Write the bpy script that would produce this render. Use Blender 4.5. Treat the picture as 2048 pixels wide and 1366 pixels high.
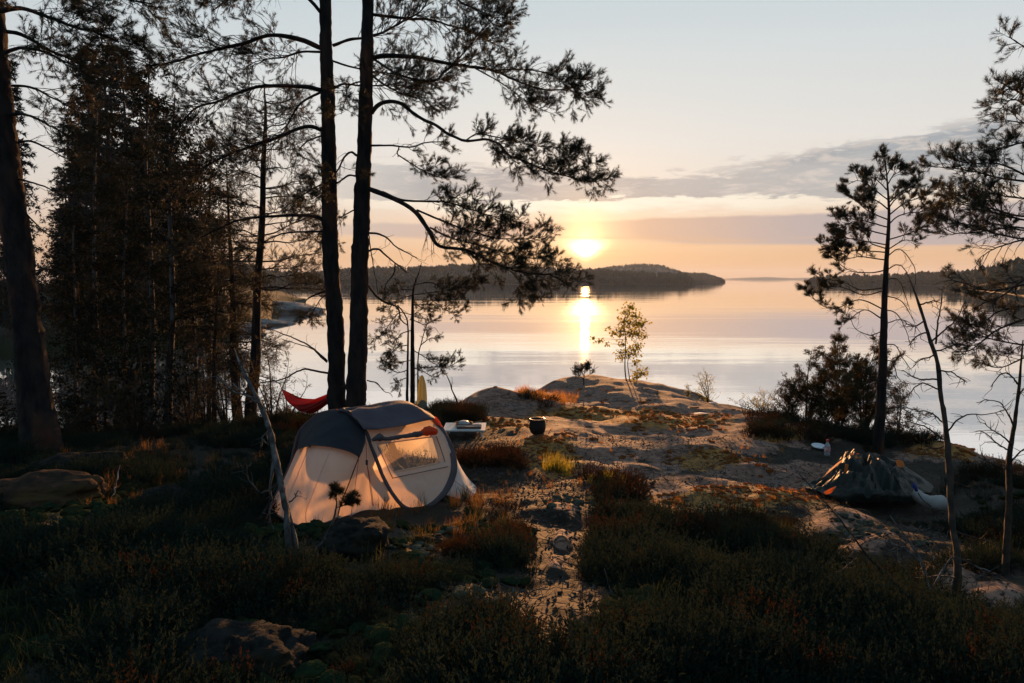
import bpy, bmesh, math, random
import numpy as np
from mathutils import Vector, Matrix
random.seed(7)
RNG = np.random.default_rng(7)
R = math.radians
scene = bpy.context.scene
for o in list(bpy.data.objects): bpy.data.objects.remove(o)
COL = scene.collection

# ------------------------------------------------------------------ camera
CAMZ = 5.5                       # eye above the lake (lake surface is z = 0)
FPX = 2048 * 24.0 / 36.0         # focal length in photograph pixels
PITCH = math.atan(125.5 / FPX)
cam_d = bpy.data.cameras.new('camera'); cam_d.lens = 24; cam_d.sensor_width = 36
cam_d.clip_start = 0.05; cam_d.clip_end = 30000
cam = bpy.data.objects.new('camera', cam_d); COL.objects.link(cam)
cam.location = (0, 0, CAMZ); cam.rotation_euler = (math.pi / 2 - PITCH, 0, 0)
scene.camera = cam

# ------------------------------------------------------------------ sky, sun, exposure
SUN_AZ = math.atan(146.0 / FPX)  # to the right of straight ahead
SUN_EL = R(3.5)
sun_dir = Vector((math.sin(SUN_AZ) * math.cos(SUN_EL), math.cos(SUN_AZ) * math.cos(SUN_EL), math.sin(SUN_EL)))
world = bpy.data.worlds.new('World'); scene.world = world; world.use_nodes = True
class NT:
    """small helper to write node graphs as expressions"""
    def __init__(s, tree): s.t = tree; s.n = tree.nodes; s.l = tree.links
    def new(s, typ, **kw):
        n = s.n.new(typ)
        for k, v in kw.items(): setattr(n, k, v)
        return n
    def put(s, sock, v):
        if v is None: return
        if isinstance(v, bpy.types.NodeSocket): s.l.new(v, sock)
        else:
            try: sock.default_value = v
            except Exception: sock.default_value = (*v, 1.0) if len(v) == 3 else v[:3]
    def m(s, op, a, b=None, c=None, clamp=False):
        n = s.new('ShaderNodeMath', operation=op); n.use_clamp = clamp
        for i, v in enumerate((a, b, c)): s.put(n.inputs[i], v) if v is not None else None
        return n.outputs[0]
    def vm(s, op, a, b=None):
        n = s.new('ShaderNodeVectorMath', operation=op); s.put(n.inputs[0], a)
        if b is not None: s.put(n.inputs[1], b)
        return n.outputs['Value'] if op in ('DOT_PRODUCT', 'LENGTH') else n.outputs[0]
    def mix(s, f, a, b, blend='MIX'):
        n = s.new('ShaderNodeMix', data_type='RGBA', blend_type=blend)
        s.put(n.inputs[0], f); s.put(n.inputs[6], a); s.put(n.inputs[7], b)
        return n.outputs[2]
    def ramp(s, f, stops, interp='LINEAR'):
        n = s.new('ShaderNodeValToRGB'); e = n.color_ramp.elements; n.color_ramp.interpolation = interp
        while len(e) < len(stops): e.new(0.5)
        for el, (p, c) in zip(e, stops):
            el.position = p; el.color = (c, c, c, 1) if not hasattr(c, '__len__') else (*c, 1)
        s.put(n.inputs[0], f); return n.outputs[0]
    def noise(s, vec, scale, detail=4, rough=0.55, dist=0.0, col=False):
        n = s.new('ShaderNodeTexNoise'); n.inputs['Scale'].default_value = scale
        n.inputs['Detail'].default_value = detail; n.inputs['Roughness'].default_value = rough
        n.inputs['Distortion'].default_value = dist
        if vec is not None: s.put(n.inputs['Vector'], vec)
        return n.outputs[1] if col else n.outputs[0]
    def smooth(s, x, a, b):
        n = s.new('ShaderNodeMapRange', interpolation_type='SMOOTHSTEP')
        s.put(n.inputs[0], x); s.put(n.inputs[1], a); s.put(n.inputs[2], b)
        return n.outputs[0]
    def xyz(s, x, y, z):
        n = s.new('ShaderNodeCombineXYZ')
        for i, v in enumerate((x, y, z)): s.put(n.inputs[i], v)
        return n.outputs[0]
    def sep(s, v):
        n = s.new('ShaderNodeSeparateXYZ'); s.put(n.inputs[0], v); return n.outputs

def srgb(r, g, b):
    f = lambda c: (c / 255 / 12.92) if c / 255 <= 0.04045 else ((c / 255 + 0.055) / 1.055) ** 2.4
    return (f(r), f(g), f(b))

def build_sky():
    T = NT(world.node_tree); world.node_tree.nodes.clear()
    d = T.new('ShaderNodeTexCoord').outputs['Generated']
    dx, dy, dz = T.sep(d)
    deg = 180 / math.pi
    u = T.m('MULTIPLY', T.m('ARCTAN2', dx, dy), deg)                 # azimuth, degrees right of straight ahead
    v = T.m('MULTIPLY', T.m('ARCSINE', dz), deg)                     # elevation, degrees
    av = T.m('ABSOLUTE', v)
    ca = T.vm('DOT_PRODUCT', d, tuple(sun_dir))
    ang = T.m('MULTIPLY', T.m('ARCCOSINE', T.m('MINIMUM', ca, 0.999999)), deg)
    sky = T.new('ShaderNodeTexSky', sky_type='NISHITA'); sky.sun_disc = False
    sky.sun_elevation = SUN_EL; sky.sun_rotation = SUN_AZ; sky.air_density = 1.0; sky.dust_density = 2.5; sky.ozone_density = 1.0
    nish = T.mix(1.0, sky.outputs[0], (NISH,) * 3, 'MULTIPLY')
    # high thin veil: pale, brightest round the sun, going to blue-grey dusk away from it
    veil = T.ramp(T.m('DIVIDE', av, 90.0), [
        (0.000, srgb(233, 182, 138)), (0.018, srgb(237, 190, 145)), (0.045, srgb(243, 214, 188)), (0.075, srgb(243, 231, 218)),
        (0.12, srgb(238, 236, 232)), (0.19, srgb(224, 231, 233)), (0.26, srgb(203, 219, 227)), (0.36, srgb(184, 207, 221)),
        (0.55, srgb(164, 191, 211)), (1.0, srgb(148, 178, 204))])
    away = T.smooth(ang, 125.0, 16.0)
    dusk = T.mix(T.smooth(av, 0.0, 30.0), srgb(150, 160, 180), srgb(130, 166, 190))
    veil = T.mix(away, dusk, veil)
    clear = T.mix(0.88, nish, veil)
    # sun behind thin cloud: core, halo and wide aureole
    du = T.m('SUBTRACT', u, math.degrees(SUN_AZ)); dv = T.m('SUBTRACT', v, 2.45)
    wdg = T.m('ADD', 1.0, T.m('MULTIPLY', T.m('MAXIMUM', dv, -1.2), 0.55))          # the glare narrows towards the hills
    g1 = T.m('ADD', T.m('POWER', T.m('DIVIDE', du, wdg), 2.0), T.m('POWER', T.m('DIVIDE', dv, 0.62), 2.0))
    g1 = T.m('EXPONENT', T.m('MULTIPLY', g1, -1.0))
    g2 = T.m('EXPONENT', T.m('MULTIPLY', ang, -1 / 1.15))
    g3 = T.m('EXPONENT', T.m('MULTIPLY', ang, -1 / 4.2))
    # cloud banks, long and flat
    wob = T.noise(T.xyz(T.m('MULTIPLY', u, 0.05), T.m('MULTIPLY', v, 0.22), 3.1), 1.0, 5, 0.6)
    wob = T.m('SUBTRACT', wob, 0.5)
    su = T.m('MULTIPLY', T.m('SINE', T.m('MULTIPLY', u, math.pi / 180)), deg)      # wraps smoothly behind the viewer
    fine = T.m('SUBTRACT', T.noise(T.xyz(T.m('MULTIPLY', u, 0.26), T.m('MULTIPLY', v, 1.25), 8.7), 1.0, 7, 0.66, 0.3), 0.5)
    # bank 1: upper edge climbs to the right
    top1 = T.m('ADD', 8.7, T.m('ADD', T.m('MULTIPLY', T.m('MAXIMUM', T.m('SUBTRACT', su, 14.0), 0.0), 0.115), T.m('MULTIPLY', T.m('MAXIMUM', T.m('SUBTRACT', 12.0, su), 0.0), 0.05)))
    bot1 = T.m('ADD', T.m('MULTIPLY', su, 0.002), 6.2)
    top1 = T.m('ADD', top1, T.m('ADD', T.m('MULTIPLY', wob, 1.8), T.m('MULTIPLY', fine, 3.6)))
    bot1 = T.m('ADD', bot1, T.m('ADD', T.m('MULTIPLY', wob, 1.2), T.m('MULTIPLY', fine, 2.6)))
    m1 = T.m('MULTIPLY', T.smooth(v, bot1, T.m('ADD', bot1, 0.28)), T.smooth(v, top1, T.m('SUBTRACT', top1, 0.7)))
    m1 = T.m('MULTIPLY', m1, T.m('MULTIPLY', T.smooth(su, -20.0, -5.0), T.m('ADD', 0.78, T.m('MULTIPLY', T.smooth(T.m('ADD', wob, T.m('MULTIPLY', fine, 0.6)), -0.12, 0.06), 0.22))))
    # bank 2: lower, smooth
    top2 = T.m('ADD', T.m('ADD', 4.75, T.m('MULTIPLY', su, 0.018)), T.m('ADD', T.m('MULTIPLY', wob, 1.4), T.m('MULTIPLY', fine, 0.5)))
    bot2 = T.m('ADD', T.m('SUBTRACT', 2.95, T.m('MULTIPLY', su, 0.025)), T.m('MULTIPLY', wob, 0.5))
    m2 = T.m('MULTIPLY', T.smooth(v, bot2, T.m('ADD', bot2, T.m('ADD', 0.35, T.m('MULTIPLY', T.smooth(ang, 9.0, 2.0), 0.9)))), T.smooth(v, top2, T.m('SUBTRACT', top2, 0.35)))
    m2 = T.m('MULTIPLY', m2, T.smooth(su, -24.0, -1.0))
    # thin bars crossing the sun
    st = T.noise(T.xyz(T.m('MULTIPLY', u, 0.09), T.m('MULTIPLY', v, 2.6), 1.4), 1.0, 4, 0.55)
    m3 = T.m('MULTIPLY', T.smooth(st, 0.52, 0.68), T.m('MULTIPLY', T.smooth(v, 0.9, 1.9), T.smooth(v, 4.2, 2.6)))
    # wisps above the bank, left part
    ws = T.noise(T.xyz(T.m('MULTIPLY', u, 0.16), T.m('MULTIPLY', v, 0.75), 5.5), 1.0, 6, 0.62)
    m4 = T.m('MULTIPLY', T.smooth(ws, 0.55, 0.75), T.m('MULTIPLY', T.smooth(v, 5.5, 7.5), T.smooth(v, 13.5, 9.0)))
    m4 = T.m('MULTIPLY', m4, T.smooth(su, 14.0, 2.0))
    m2 = T.m('MULTIPLY', m2, T.m('SUBTRACT', 1.0, T.m('MULTIPLY', T.smooth(ang, 5.0, 0.5), 0.55)))
    near = T.smooth(ang, 26.0, 3.0)
    c1 = T.mix(near, srgb(150, 160, 168), srgb(176, 170, 168))
    c1 = T.mix(T.m('MULTIPLY', T.smooth(fine, -0.04, 0.13), 0.65), c1, srgb(228, 214, 202))
    c2 = T.mix(T.smooth(ang, 20.0, 3.0), srgb(176, 168, 172), srgb(224, 184, 156))
    col = T.mix(T.m('MULTIPLY', m4, 0.7), clear, srgb(255, 243, 224))
    col = T.mix(T.m('MULTIPLY', m1, 0.88), col, c1)
    # bright lower rim of bank 1
    rim = T.m('MULTIPLY', T.smooth(v, T.m('SUBTRACT', bot1, 1.15), T.m('SUBTRACT', bot1, 0.1)), T.smooth(v, T.m('ADD', bot1, 0.3), bot1))
    rim = T.m('MULTIPLY', T.m('MULTIPLY', rim, T.smooth(ang, 32.0, 5.0)), T.smooth(su, -26.0, -6.0))
    col = T.mix(T.m('MULTIPLY', rim, 0.95), col, srgb(255, 246, 226))
    col = T.mix(T.m('MULTIPLY', m2, 0.85), col, c2)
    def add(c, f, rgb): return T.mix(1.0, c, T.mix(f, (0, 0, 0), rgb), 'ADD')
    block = T.m('SUBTRACT', 1.0, T.m('MULTIPLY', m3, 0.75))
    col = add(col, g3, (0.20, 0.085, 0.010))
    col = T.mix(T.m('MULTIPLY', m3, 0.30), col, srgb(246, 186, 118))
    col = add(col, T.m('MULTIPLY', g2, block), (1.7, 1.0, 0.26))
    col = add(col, T.m('MULTIPLY', g1, block), (5.0, 3.5, 1.8))
    bg = T.new('ShaderNodeBackground'); T.put(bg.inputs[0], col); bg.inputs[1].default_value = SKY_STRENGTH
    out = T.new('ShaderNodeOutputWorld'); T.l.new(bg.outputs[0], out.inputs[0])
NISH = 0.04
EXPOSURE = 1.0
SKY_STRENGTH = 2 ** -EXPOSURE
build_sky()
sun_d = bpy.data.lights.new('sun', 'SUN'); sun_d.energy = 5.0; sun_d.angle = R(0.6); sun_d.color = (1.0, 0.46, 0.17)
sun_o = bpy.data.objects.new('sun', sun_d); COL.objects.link(sun_o)
sun_o.rotation_euler = (-sun_dir).to_track_quat('-Z', 'Y').to_euler(); sun_o.location = (10, 60, 30)
scene.view_settings.view_transform = 'Standard'; scene.view_settings.look = 'None'
scene.view_settings.exposure = EXPOSURE; scene.view_settings.gamma = 1.0
scene.view_settings.use_curve_mapping = False
scene.render.engine = 'CYCLES'
cy = scene.cycles
cy.use_denoising = True
try: cy.denoiser = 'OPENIMAGEDENOISE'
except Exception: pass
cy.max_bounces = 8; cy.diffuse_bounces = 5; cy.glossy_bounces = 3; cy.transmission_bounces = 4; cy.volume_bounces = 0
cy.transparent_max_bounces = 8; cy.caustics_reflective = False; cy.caustics_refractive = False
cy.sample_clamp_indirect = 4.0; cy.sample_clamp_direct = 0.0
# ------------------------------------------------------------------ helpers
_c, _s = math.cos(PITCH), math.sin(PITCH)
def ray(px, py):
    a, b = (px - 1024.0) / FPX, -(py - 683.0) / FPX
    return a, _c + b * _s, -_s + b * _c
def at(px, py, Y):
    """world point at depth Y (metres ahead of the eye) that is seen in direction px, py"""
    x, y, z = ray(px, py)
    return np.array((x / y * Y, Y, CAMZ + z / y * Y))
def proj(P):
    P = np.asarray(P, float); q = P - np.array((0, 0, CAMZ))
    f = q[..., 1] * _c - q[..., 2] * _s; up = q[..., 1] * _s + q[..., 2] * _c
    return 1024 + q[..., 0] / f * FPX, 683 - up / f * FPX
def _hash(ix, iy, iz, seed):
    h = (ix.astype(np.int64) * 374761393 + iy.astype(np.int64) * 668265263 + iz.astype(np.int64) * 2147483647 + seed * 974711) & 0xffffffff
    h = ((h ^ (h >> 13)) * 1274126177) & 0xffffffff
    h = ((h ^ (h >> 16)) * 2246822519) & 0xffffffff
    return ((h ^ (h >> 15)) & 0xffffff) / float(0xffffff)
def vnoise(x, y, z=0.0, seed=0):
    x, y, z = np.broadcast_arrays(np.asarray(x, float), np.asarray(y, float), np.asarray(z, float))
    ix, iy, iz = np.floor(x), np.floor(y), np.floor(z)
    fx, fy, fz = x - ix, y - iy, z - iz
    fx, fy, fz = [f * f * f * (f * (f * 6 - 15) + 10) for f in (fx, fy, fz)]
    r = 0
    for a in (0, 1):
        for b in (0, 1):
            for c in (0, 1):
                w = (fx if a else 1 - fx) * (fy if b else 1 - fy) * (fz if c else 1 - fz)
                r = r + w * _hash(ix + a, iy + b, iz + c, seed)
    return r * 2 - 1
def fbm(x, y, z=0.0, oct=4, seed=0, gain=0.5):
    r, a, f = 0, 1.0, 1.0
    for k in range(oct):
        r = r + a * vnoise(np.asarray(x) * f, np.asarray(y) * f, np.asarray(z) * f, seed + k * 17); a *= gain; f *= 2.03
    return r
def sstep(x, a, b):
    t = np.clip((np.asarray(x, float) - a) / (b - a), 0, 1); return t * t * (3 - 2 * t)

def mesh_from(name, V, F, mats=None, smooth=False, fmat=None):
    """V: (n,3) array; F: (m,3) / (m,4) array or a list of such arrays"""
    me = bpy.data.meshes.new(name)
    Fs = F if isinstance(F, list) else [F]
    Fs = [np.asarray(f, np.int64) for f in Fs if len(f)]
    V = np.asarray(V, float)
    me.vertices.add(len(V)); me.vertices.foreach_set('co', V.astype(np.float32).ravel())
    nl = sum(f.size for f in Fs); nf = sum(len(f) for f in Fs)
    me.loops.add(nl); me.polygons.add(nf)
    me.loops.foreach_set('vertex_index', np.concatenate([f.ravel() for f in Fs]).astype(np.int32))
    tot = np.concatenate([np.full(len(f), f.shape[1]) for f in Fs]); st = np.concatenate(([0], np.cumsum(tot)[:-1]))
    me.polygons.foreach_set('loop_start', st.astype(np.int32))
    try: me.polygons.foreach_set('loop_total', tot.astype(np.int32))
    except Exception: pass
    if fmat is not None: me.polygons.foreach_set('material_index', np.asarray(fmat, np.int32))
    me.update(calc_edges=True); me.validate()
    me.polygons.foreach_set('use_smooth', np.full(len(me.polygons), bool(smooth)))
    for m in (mats or []): me.materials.append(m)
    return me
def link(name, me, parent=None, loc=None):
    o = bpy.data.objects.new(name, me); COL.objects.link(o)
    if loc is not None: o.location = loc
    if parent is not None: o.parent = parent
    return o
def tag(o, label=None, cat=None, group=None, kind=None):
    if label: o['label'] = label
    if cat: o['category'] = cat
    if group: o['group'] = group
    if kind: o['kind'] = kind
    return o
def thing(name, label, cat, loc, group=None, kind=None):
    o = bpy.data.objects.new(name, None); COL.objects.link(o); o.location = tuple(loc)
    o.empty_display_size = 0.2
    return tag(o, label, cat, group, kind)
def part(name, V, F, mat, parent, smooth=True, fmat=None):
    """V in world coordinates; the part is stored relative to its thing (an Empty or mesh at parent.location)"""
    base = np.zeros(3); p = parent
    while p is not None: base = base + np.array(p.location); p = p.parent
    mats = mat if isinstance(mat, (list, tuple)) else [mat]
    return link(name, mesh_from(name, np.asarray(V) - base, F, mats, smooth, fmat), parent)
class MB:
    """collects geometry for one mesh"""
    def __init__(s): s.V = []; s.F3 = []; s.F4 = []; s.n = 0
    def add(s, V, F):
        V = np.asarray(V, float).reshape(-1, 3); F = np.asarray(F, np.int64)
        if len(V) == 0: return
        (s.F3 if F.shape[1] == 3 else s.F4).append(F + s.n); s.V.append(V); s.n += len(V)
    def vf(s):
        F = []
        if s.F3: F.append(np.concatenate(s.F3))
        if s.F4: F.append(np.concatenate(s.F4))
        return np.concatenate(s.V), F
    def part(s, name, mat, parent, smooth=True): V, F = s.vf(); return part(name, V, F, mat, parent, smooth)
def catmull(P, n):
    P = np.asarray(P, float)
    if len(P) == 2: t = np.linspace(0, 1, n)[:, None]; return P[0] * (1 - t) + P[1] * t
    Q = np.vstack([2 * P[0] - P[1], P, 2 * P[-1] - P[-2]])
    d = np.linalg.norm(np.diff(P, axis=0), axis=1); cum = np.concatenate(([0], np.cumsum(d))); cum /= max(cum[-1], 1e-9)
    s = np.linspace(0, 1, n); k = np.clip(np.searchsorted(cum, s, side='right') - 1, 0, len(P) - 2)
    t = ((s - cum[k]) / np.maximum(cum[k + 1] - cum[k], 1e-9))[:, None]
    a, b, c, e = Q[k], Q[k + 1], Q[k + 2], Q[k + 3]
    return 0.5 * (2 * b + (c - a) * t + (2 * a - 5 * b + 4 * c - e) * t ** 2 + (3 * b - a - 3 * c + e) * t ** 3)
def frames(P):
    T = np.gradient(P, axis=0); T /= np.maximum(np.linalg.norm(T, axis=1, keepdims=True), 1e-9)
    ref = np.where(np.abs(T[:, 2:3]) > 0.9, np.array([[1.0, 0, 0]]), np.array([[0, 0, 1.0]]))
    if np.abs(T[:, 2]).mean() > 0.7: ref = np.tile(np.array([[1.0, 0, 0]]), (len(P), 1))
    elif np.abs(T[:, 2]).max() <= 0.95: ref = np.tile(np.array([[0, 0, 1.0]]), (len(P), 1))
    N = np.cross(T, ref); N /= np.maximum(np.linalg.norm(N, axis=1, keepdims=True), 1e-9)
    B = np.cross(N, T); return T, N, B
def tube(P, r, sides=6, cap=True, rough=0.0, seed=0):
    """tube along the polyline P with radius r (scalar or per point)"""
    P = np.asarray(P, float); n = len(P); r = np.broadcast_to(np.asarray(r, float), (n,))
    T, N, B = frames(P); a = np.arange(sides) * 2 * math.pi / sides
    rr = r[:, None] * np.ones((1, sides))
    if rough: rr = rr * (1 + rough * fbm(np.cos(a)[None] * 2.2 + 0 * rr, np.sin(a)[None] * 2.2 + 0 * rr, (np.arange(n) * 0.55)[:, None] + 0 * rr, 3, seed))
    V = P[:, None] + rr[..., None] * (np.cos(a)[None, :, None] * N[:, None] + np.sin(a)[None, :, None] * B[:, None])
    V = V.reshape(-1, 3); i = np.arange(n - 1)[:, None] * sides; j = np.arange(sides)[None]; k = (j + 1) % sides
    F = np.stack([i + j, i + k, i + sides + k, i + sides + j], -1).reshape(-1, 4)
    return V, F
def segs_mesh(A, B, ra, rb):
    """many thin three-sided twigs"""
    A = np.asarray(A, float); B = np.asarray(B, float); n = len(A)
    ra = np.broadcast_to(ra, (n,)); rb = np.broadcast_to(rb, (n,))
    T = B - A; T /= np.maximum(np.linalg.norm(T, axis=1, keepdims=True), 1e-9)
    ref = np.where(np.abs(T[:, 2:3]) > 0.9, np.array([[1.0, 0, 0]]), np.array([[0, 0, 1.0]]))
    N = np.cross(T, ref); N /= np.linalg.norm(N, axis=1, keepdims=True); Bn = np.cross(N, T)
    V = np.empty((n, 6, 3))
    for k in range(3):
        o = math.cos(k * 2.0944) * N + math.sin(k * 2.0944) * Bn
        V[:, k] = A + o * ra[:, None]; V[:, 3 + k] = B + o * rb[:, None]
    i = np.arange(n)[:, None] * 6
    F = np.concatenate([i + np.array([[a, (a + 1) % 3, (a + 1) % 3 + 3, a + 3]]) for a in range(3)])
    return V.reshape(-1, 3), F
def lathe(prof, sides=24, centre=(0, 0, 0)):
    prof = np.asarray(prof, float); a = np.arange(sides) * 2 * math.pi / sides; n = len(prof)
    V = np.stack([prof[:, 0:1] * np.cos(a), prof[:, 0:1] * np.sin(a), prof[:, 1:2] + 0 * a], -1).reshape(-1, 3) + np.asarray(centre)
    i = np.arange(n - 1)[:, None] * sides; j = np.arange(sides)[None]; k = (j + 1) % sides
    return V, np.stack([i + j, i + k, i + sides + k, i + sides + j], -1).reshape(-1, 4)
def grid_faces(nu, nv, closed_v=False):
    i = np.arange(nu - 1)[:, None]; j = np.arange(nv if closed_v else nv - 1)[None]
    k = (j + 1) % nv
    return np.stack([i * nv + j, i * nv + k, (i + 1) * nv + k, (i + 1) * nv + j], -1).reshape(-1, 4)
def loft(rows, nu, nv):
    """smooth surface through a list of polylines; nu along the rows, nv across them"""
    C = np.stack([catmull(r, nu) for r in rows]); out = np.stack([catmull(C[:, i], nv) for i in range(nu)])
    return out                                   # (nu, nv, 3)
def solid(G, th):
    """give a (nu,nv,3) sheet thickness"""
    du = np.gradient(G, axis=0); dv = np.gradient(G, axis=1); N = np.cross(du, dv)
    N /= np.maximum(np.linalg.norm(N, axis=2, keepdims=True), 1e-9)
    nu, nv = G.shape[:2]; V = np.concatenate([(G + N * th / 2).reshape(-1, 3), (G - N * th / 2).reshape(-1, 3)])
    F = grid_faces(nu, nv); n = nu * nv; E = []
    idx = np.arange(n).reshape(nu, nv)
    for e in (idx[:, 0], idx[:, -1], idx[0], idx[-1]): E.append(np.stack([e[:-1], e[1:], e[1:] + n, e[:-1] + n], -1))
    return V, np.concatenate([F, F[:, ::-1] + n] + E)
def box(c, s, rz=0.0):
    c = np.asarray(c, float); s = np.asarray(s, float) / 2
    V = np.array([[x, y, z] for z in (-1, 1) for y in (-1, 1) for x in (-1, 1)], float) * s
    ca, sa = math.cos(rz), math.sin(rz); V = np.stack([V[:, 0] * ca - V[:, 1] * sa, V[:, 0] * sa + V[:, 1] * ca, V[:, 2]], 1) + c
    return V, np.array([[0, 2, 3, 1], [4, 5, 7, 6], [0, 1, 5, 4], [2, 6, 7, 3], [0, 4, 6, 2], [1, 3, 7, 5]])

# ------------------------------------------------------------------ materials
def mat(name, color=(0.5, 0.5, 0.5), rough=0.8, spec=0.3):
    m = bpy.data.materials.new(name); m.use_nodes = True
    b = m.node_tree.nodes['Principled BSDF']; b.inputs['Base Color'].default_value = (*color, 1)
    b.inputs['Roughness'].default_value = rough; b.inputs['Specular IOR Level'].default_value = spec
    return m
def mat_noise(name, c1, c2, scale=8, rough=0.8, spec=0.3, bump=0.0, bscale=None, detail=5, c3=None, stretch=None, trans=0.0, rnd=0.0, tcol=None):
    """two- or three-colour procedural surface with fine relief; trans = share of light let through"""
    m = bpy.data.materials.new(name); m.use_nodes = True; T = NT(m.node_tree); b = T.n['Principled BSDF']
    co = T.new('ShaderNodeTexCoord').outputs['Object']
    if stretch: co = T.vm('MULTIPLY', co, stretch)
    f = T.noise(co, scale, detail, 0.6); col = T.mix(T.smooth(f, 0.35, 0.65), c1, c2)
    if c3 is not None: col = T.mix(T.smooth(T.noise(co, scale * 0.37, 3), 0.52, 0.7), col, c3)
    if rnd:
        rn = T.new('ShaderNodeObjectInfo').outputs['Random']
        col = T.mix(T.m('MULTIPLY', rn, rnd), col, c3 if c3 is not None else c2)
    T.put(b.inputs['Base Color'], col); b.inputs['Roughness'].default_value = rough; b.inputs['Specular IOR Level'].default_value = spec
    if bump:
        bn = T.new('ShaderNodeBump'); bn.inputs['Strength'].default_value = bump; bn.inputs['Distance'].default_value = 0.02
        T.put(bn.inputs['Height'], T.noise(co, bscale or scale * 3, 6, 0.65)); T.l.new(bn.outputs[0], b.inputs['Normal'])
    if trans:
        tr = T.new('ShaderNodeBsdfTranslucent'); T.put(tr.inputs[0], tcol if tcol is not None else col)
        mx = T.new('ShaderNodeMixShader'); mx.inputs[0].default_value = trans
        T.l.new(b.outputs[0], mx.inputs[1]); T.l.new(tr.outputs[0], mx.inputs[2])
        T.l.new(mx.outputs[0], T.n['Material Output'].inputs[0])
    return m
# ------------------------------------------------------------------ ground
CP = []   # control points: (photo column, depth Y, height relative to the eye)
def cp(px, *yz):
    for Y, z in yz: CP.append(((px - 1024) / FPX * Y, Y, z))
cp(1100, (1, -1.62), (2.8, -1.75), (4.5, -2.0), (7, -2.33), (10.5, -2.67), (12.5, -2.77), (14.5, -2.92), (17, -3.03), (19.5, -3.12), (22.5, -4.0), (26.5, -6.0), (36, -7.5))
cp(1290, (12, -2.74), (15, -2.95), (18, -3.06), (20.5, -3.14), (23.5, -4.2), (27.5, -6.1), (38, -7.6))
cp(1400, (14, -2.92), (18, -3.27), (20, -3.6), (26, -6.0))
cp(1500, (10, -2.72), (14, -3.02), (17.5, -3.38), (21, -4.8), (25, -6.2), (34, -7.5))
cp(1000, (13, -2.80), (16.2, -2.74), (18.0, -3.2), (20, -4.2), (24, -6.0))
cp(1050, (16.5, -2.93), (19, -3.5))
cp(900, (13, -2.78), (15, -2.87), (18, -4.1), (22, -6.0), (32, -7.5))
cp(700, (3, -1.78), (5, -2.06), (7, -2.40), (8.5, -2.46), (11, -2.68), (13.2, -2.80), (16.5, -4.3), (21, -6.0), (34, -7.5))
cp(580, (6.6, -2.42), (13.2, -2.80), (16.5, -4.3), (20.5, -6.0))
cp(820, (7, -2.42), (8.5, -2.48), (12, -2.74))
cp(300, (3, -1.75), (5, -2.0), (8, -2.3), (12, -2.78), (15.0, -4.2), (19, -6.0), (30, -7.5))
cp(60, (4, -1.85), (6.5, -2.12), (9.5, -2.5), (12, -2.78), (15.5, -4.1), (20, -6.0), (34, -7.5))
cp(-300, (4, -1.8), (10, -2.4), (16, -3.6), (23, -6.0), (36, -7.5))
cp(1655, (11, -2.84), (14.5, -3.3), (18, -4.9), (22, -6.3), (34, -7.5))
cp(1760, (6, -2.45), (8.8, -2.9), (11.5, -2.9), (14, -3.6), (17.5, -5.4), (22, -7))
cp(1930, (3, -1.9), (4.6, -2.37), (8, -2.85), (12.5, -3.23), (15.5, -4.7), (19, -6.1), (32, -7.5))
cp(2048, (11.5, -3.24), (14, -4.6), (18, -6.1))
cp(2400, (4, -2.2), (8, -2.9), (12, -4.4), (16, -6.1), (28, -7.5))
CP += [(-8, -3, -1.2), (0, -4, -1.2), (8, -3, -1.6), (-20, -10, 0.2), (0, -14, 0.4), (20, -10, -1.5), (-35, 5, -1.0), (-30, 16, -3.5), (-30, 28, -6), (20, 3, -5.0), (30, 0, -7), (26, -20, -3), (-30, -30, 1.5), (10, -35, 1.5)]
CP = np.array(CP)
def _tps(r2): return np.where(r2 > 1e-12, r2 * np.log(np.maximum(r2, 1e-12)), 0.0)
def _solve():
    n = len(CP); D = ((CP[:, None, :2] - CP[None, :, :2]) ** 2).sum(-1)
    K = _tps(D) + 0.02 * np.eye(n); Pm = np.hstack([np.ones((n, 1)), CP[:, :2]])
    A = np.block([[K, Pm], [Pm.T, np.zeros((3, 3))]])
    return np.linalg.solve(A, np.concatenate([CP[:, 2], np.zeros(3)]))
_W = _solve()
def base_h(x, y):
    x = np.asarray(x, float); y = np.asarray(y, float); sh = x.shape
    x = x.ravel(); y = y.ravel(); n = len(CP); r = np.empty(len(x))
    for s in range(0, len(x), 40000):
        xx, yy = x[s:s + 40000], y[s:s + 40000]
        D = (xx[:, None] - CP[None, :, 0]) ** 2 + (yy[:, None] - CP[None, :, 1]) ** 2
        r[s:s + 40000] = _tps(D) @ _W[:n] + _W[n] + _W[n + 1] * xx + _W[n + 2] * yy
    return np.maximum(r.reshape(sh), -9.0)
def blobs(x, y, L):
    """soft union of ellipses given as (px, py, rx_px, ry_px) on the ground in the photograph"""
    u, v = proj(np.stack([x, y, CAMZ + base_h(x, y)], -1)); r = np.zeros_like(u)
    for (a, b, ra, rb) in L: r = np.maximum(r, np.exp(-(((u - a) / ra) ** 2 + ((v - b) / rb) ** 2) ** 1.5 * 0.7))
    return np.where(np.asarray(y) > 0.8, r, 0.0)
ROCK = [(1250, 810, 300, 52), (1400, 860, 260, 62), (1210, 880, 150, 36), (1330, 900, 200, 40), (1470, 955, 200, 36), (1180, 920, 110, 22), (1560, 850, 80, 30),
        (1000, 795, 75, 18), (1150, 775, 65, 16), (1290, 772, 95, 14), (1135, 1022, 38, 13), (1125, 1085, 18, 14), (1112, 1130, 15, 12), (1690, 1045, 55, 22),
        (1740, 1085, 50, 26), (1890, 1160, 50, 24), (1980, 1200, 60, 24), (950, 1215, 45, 12), (1900, 900, 90, 22), (2010, 930, 70, 20), (1560, 990, 60, 20)]
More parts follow.
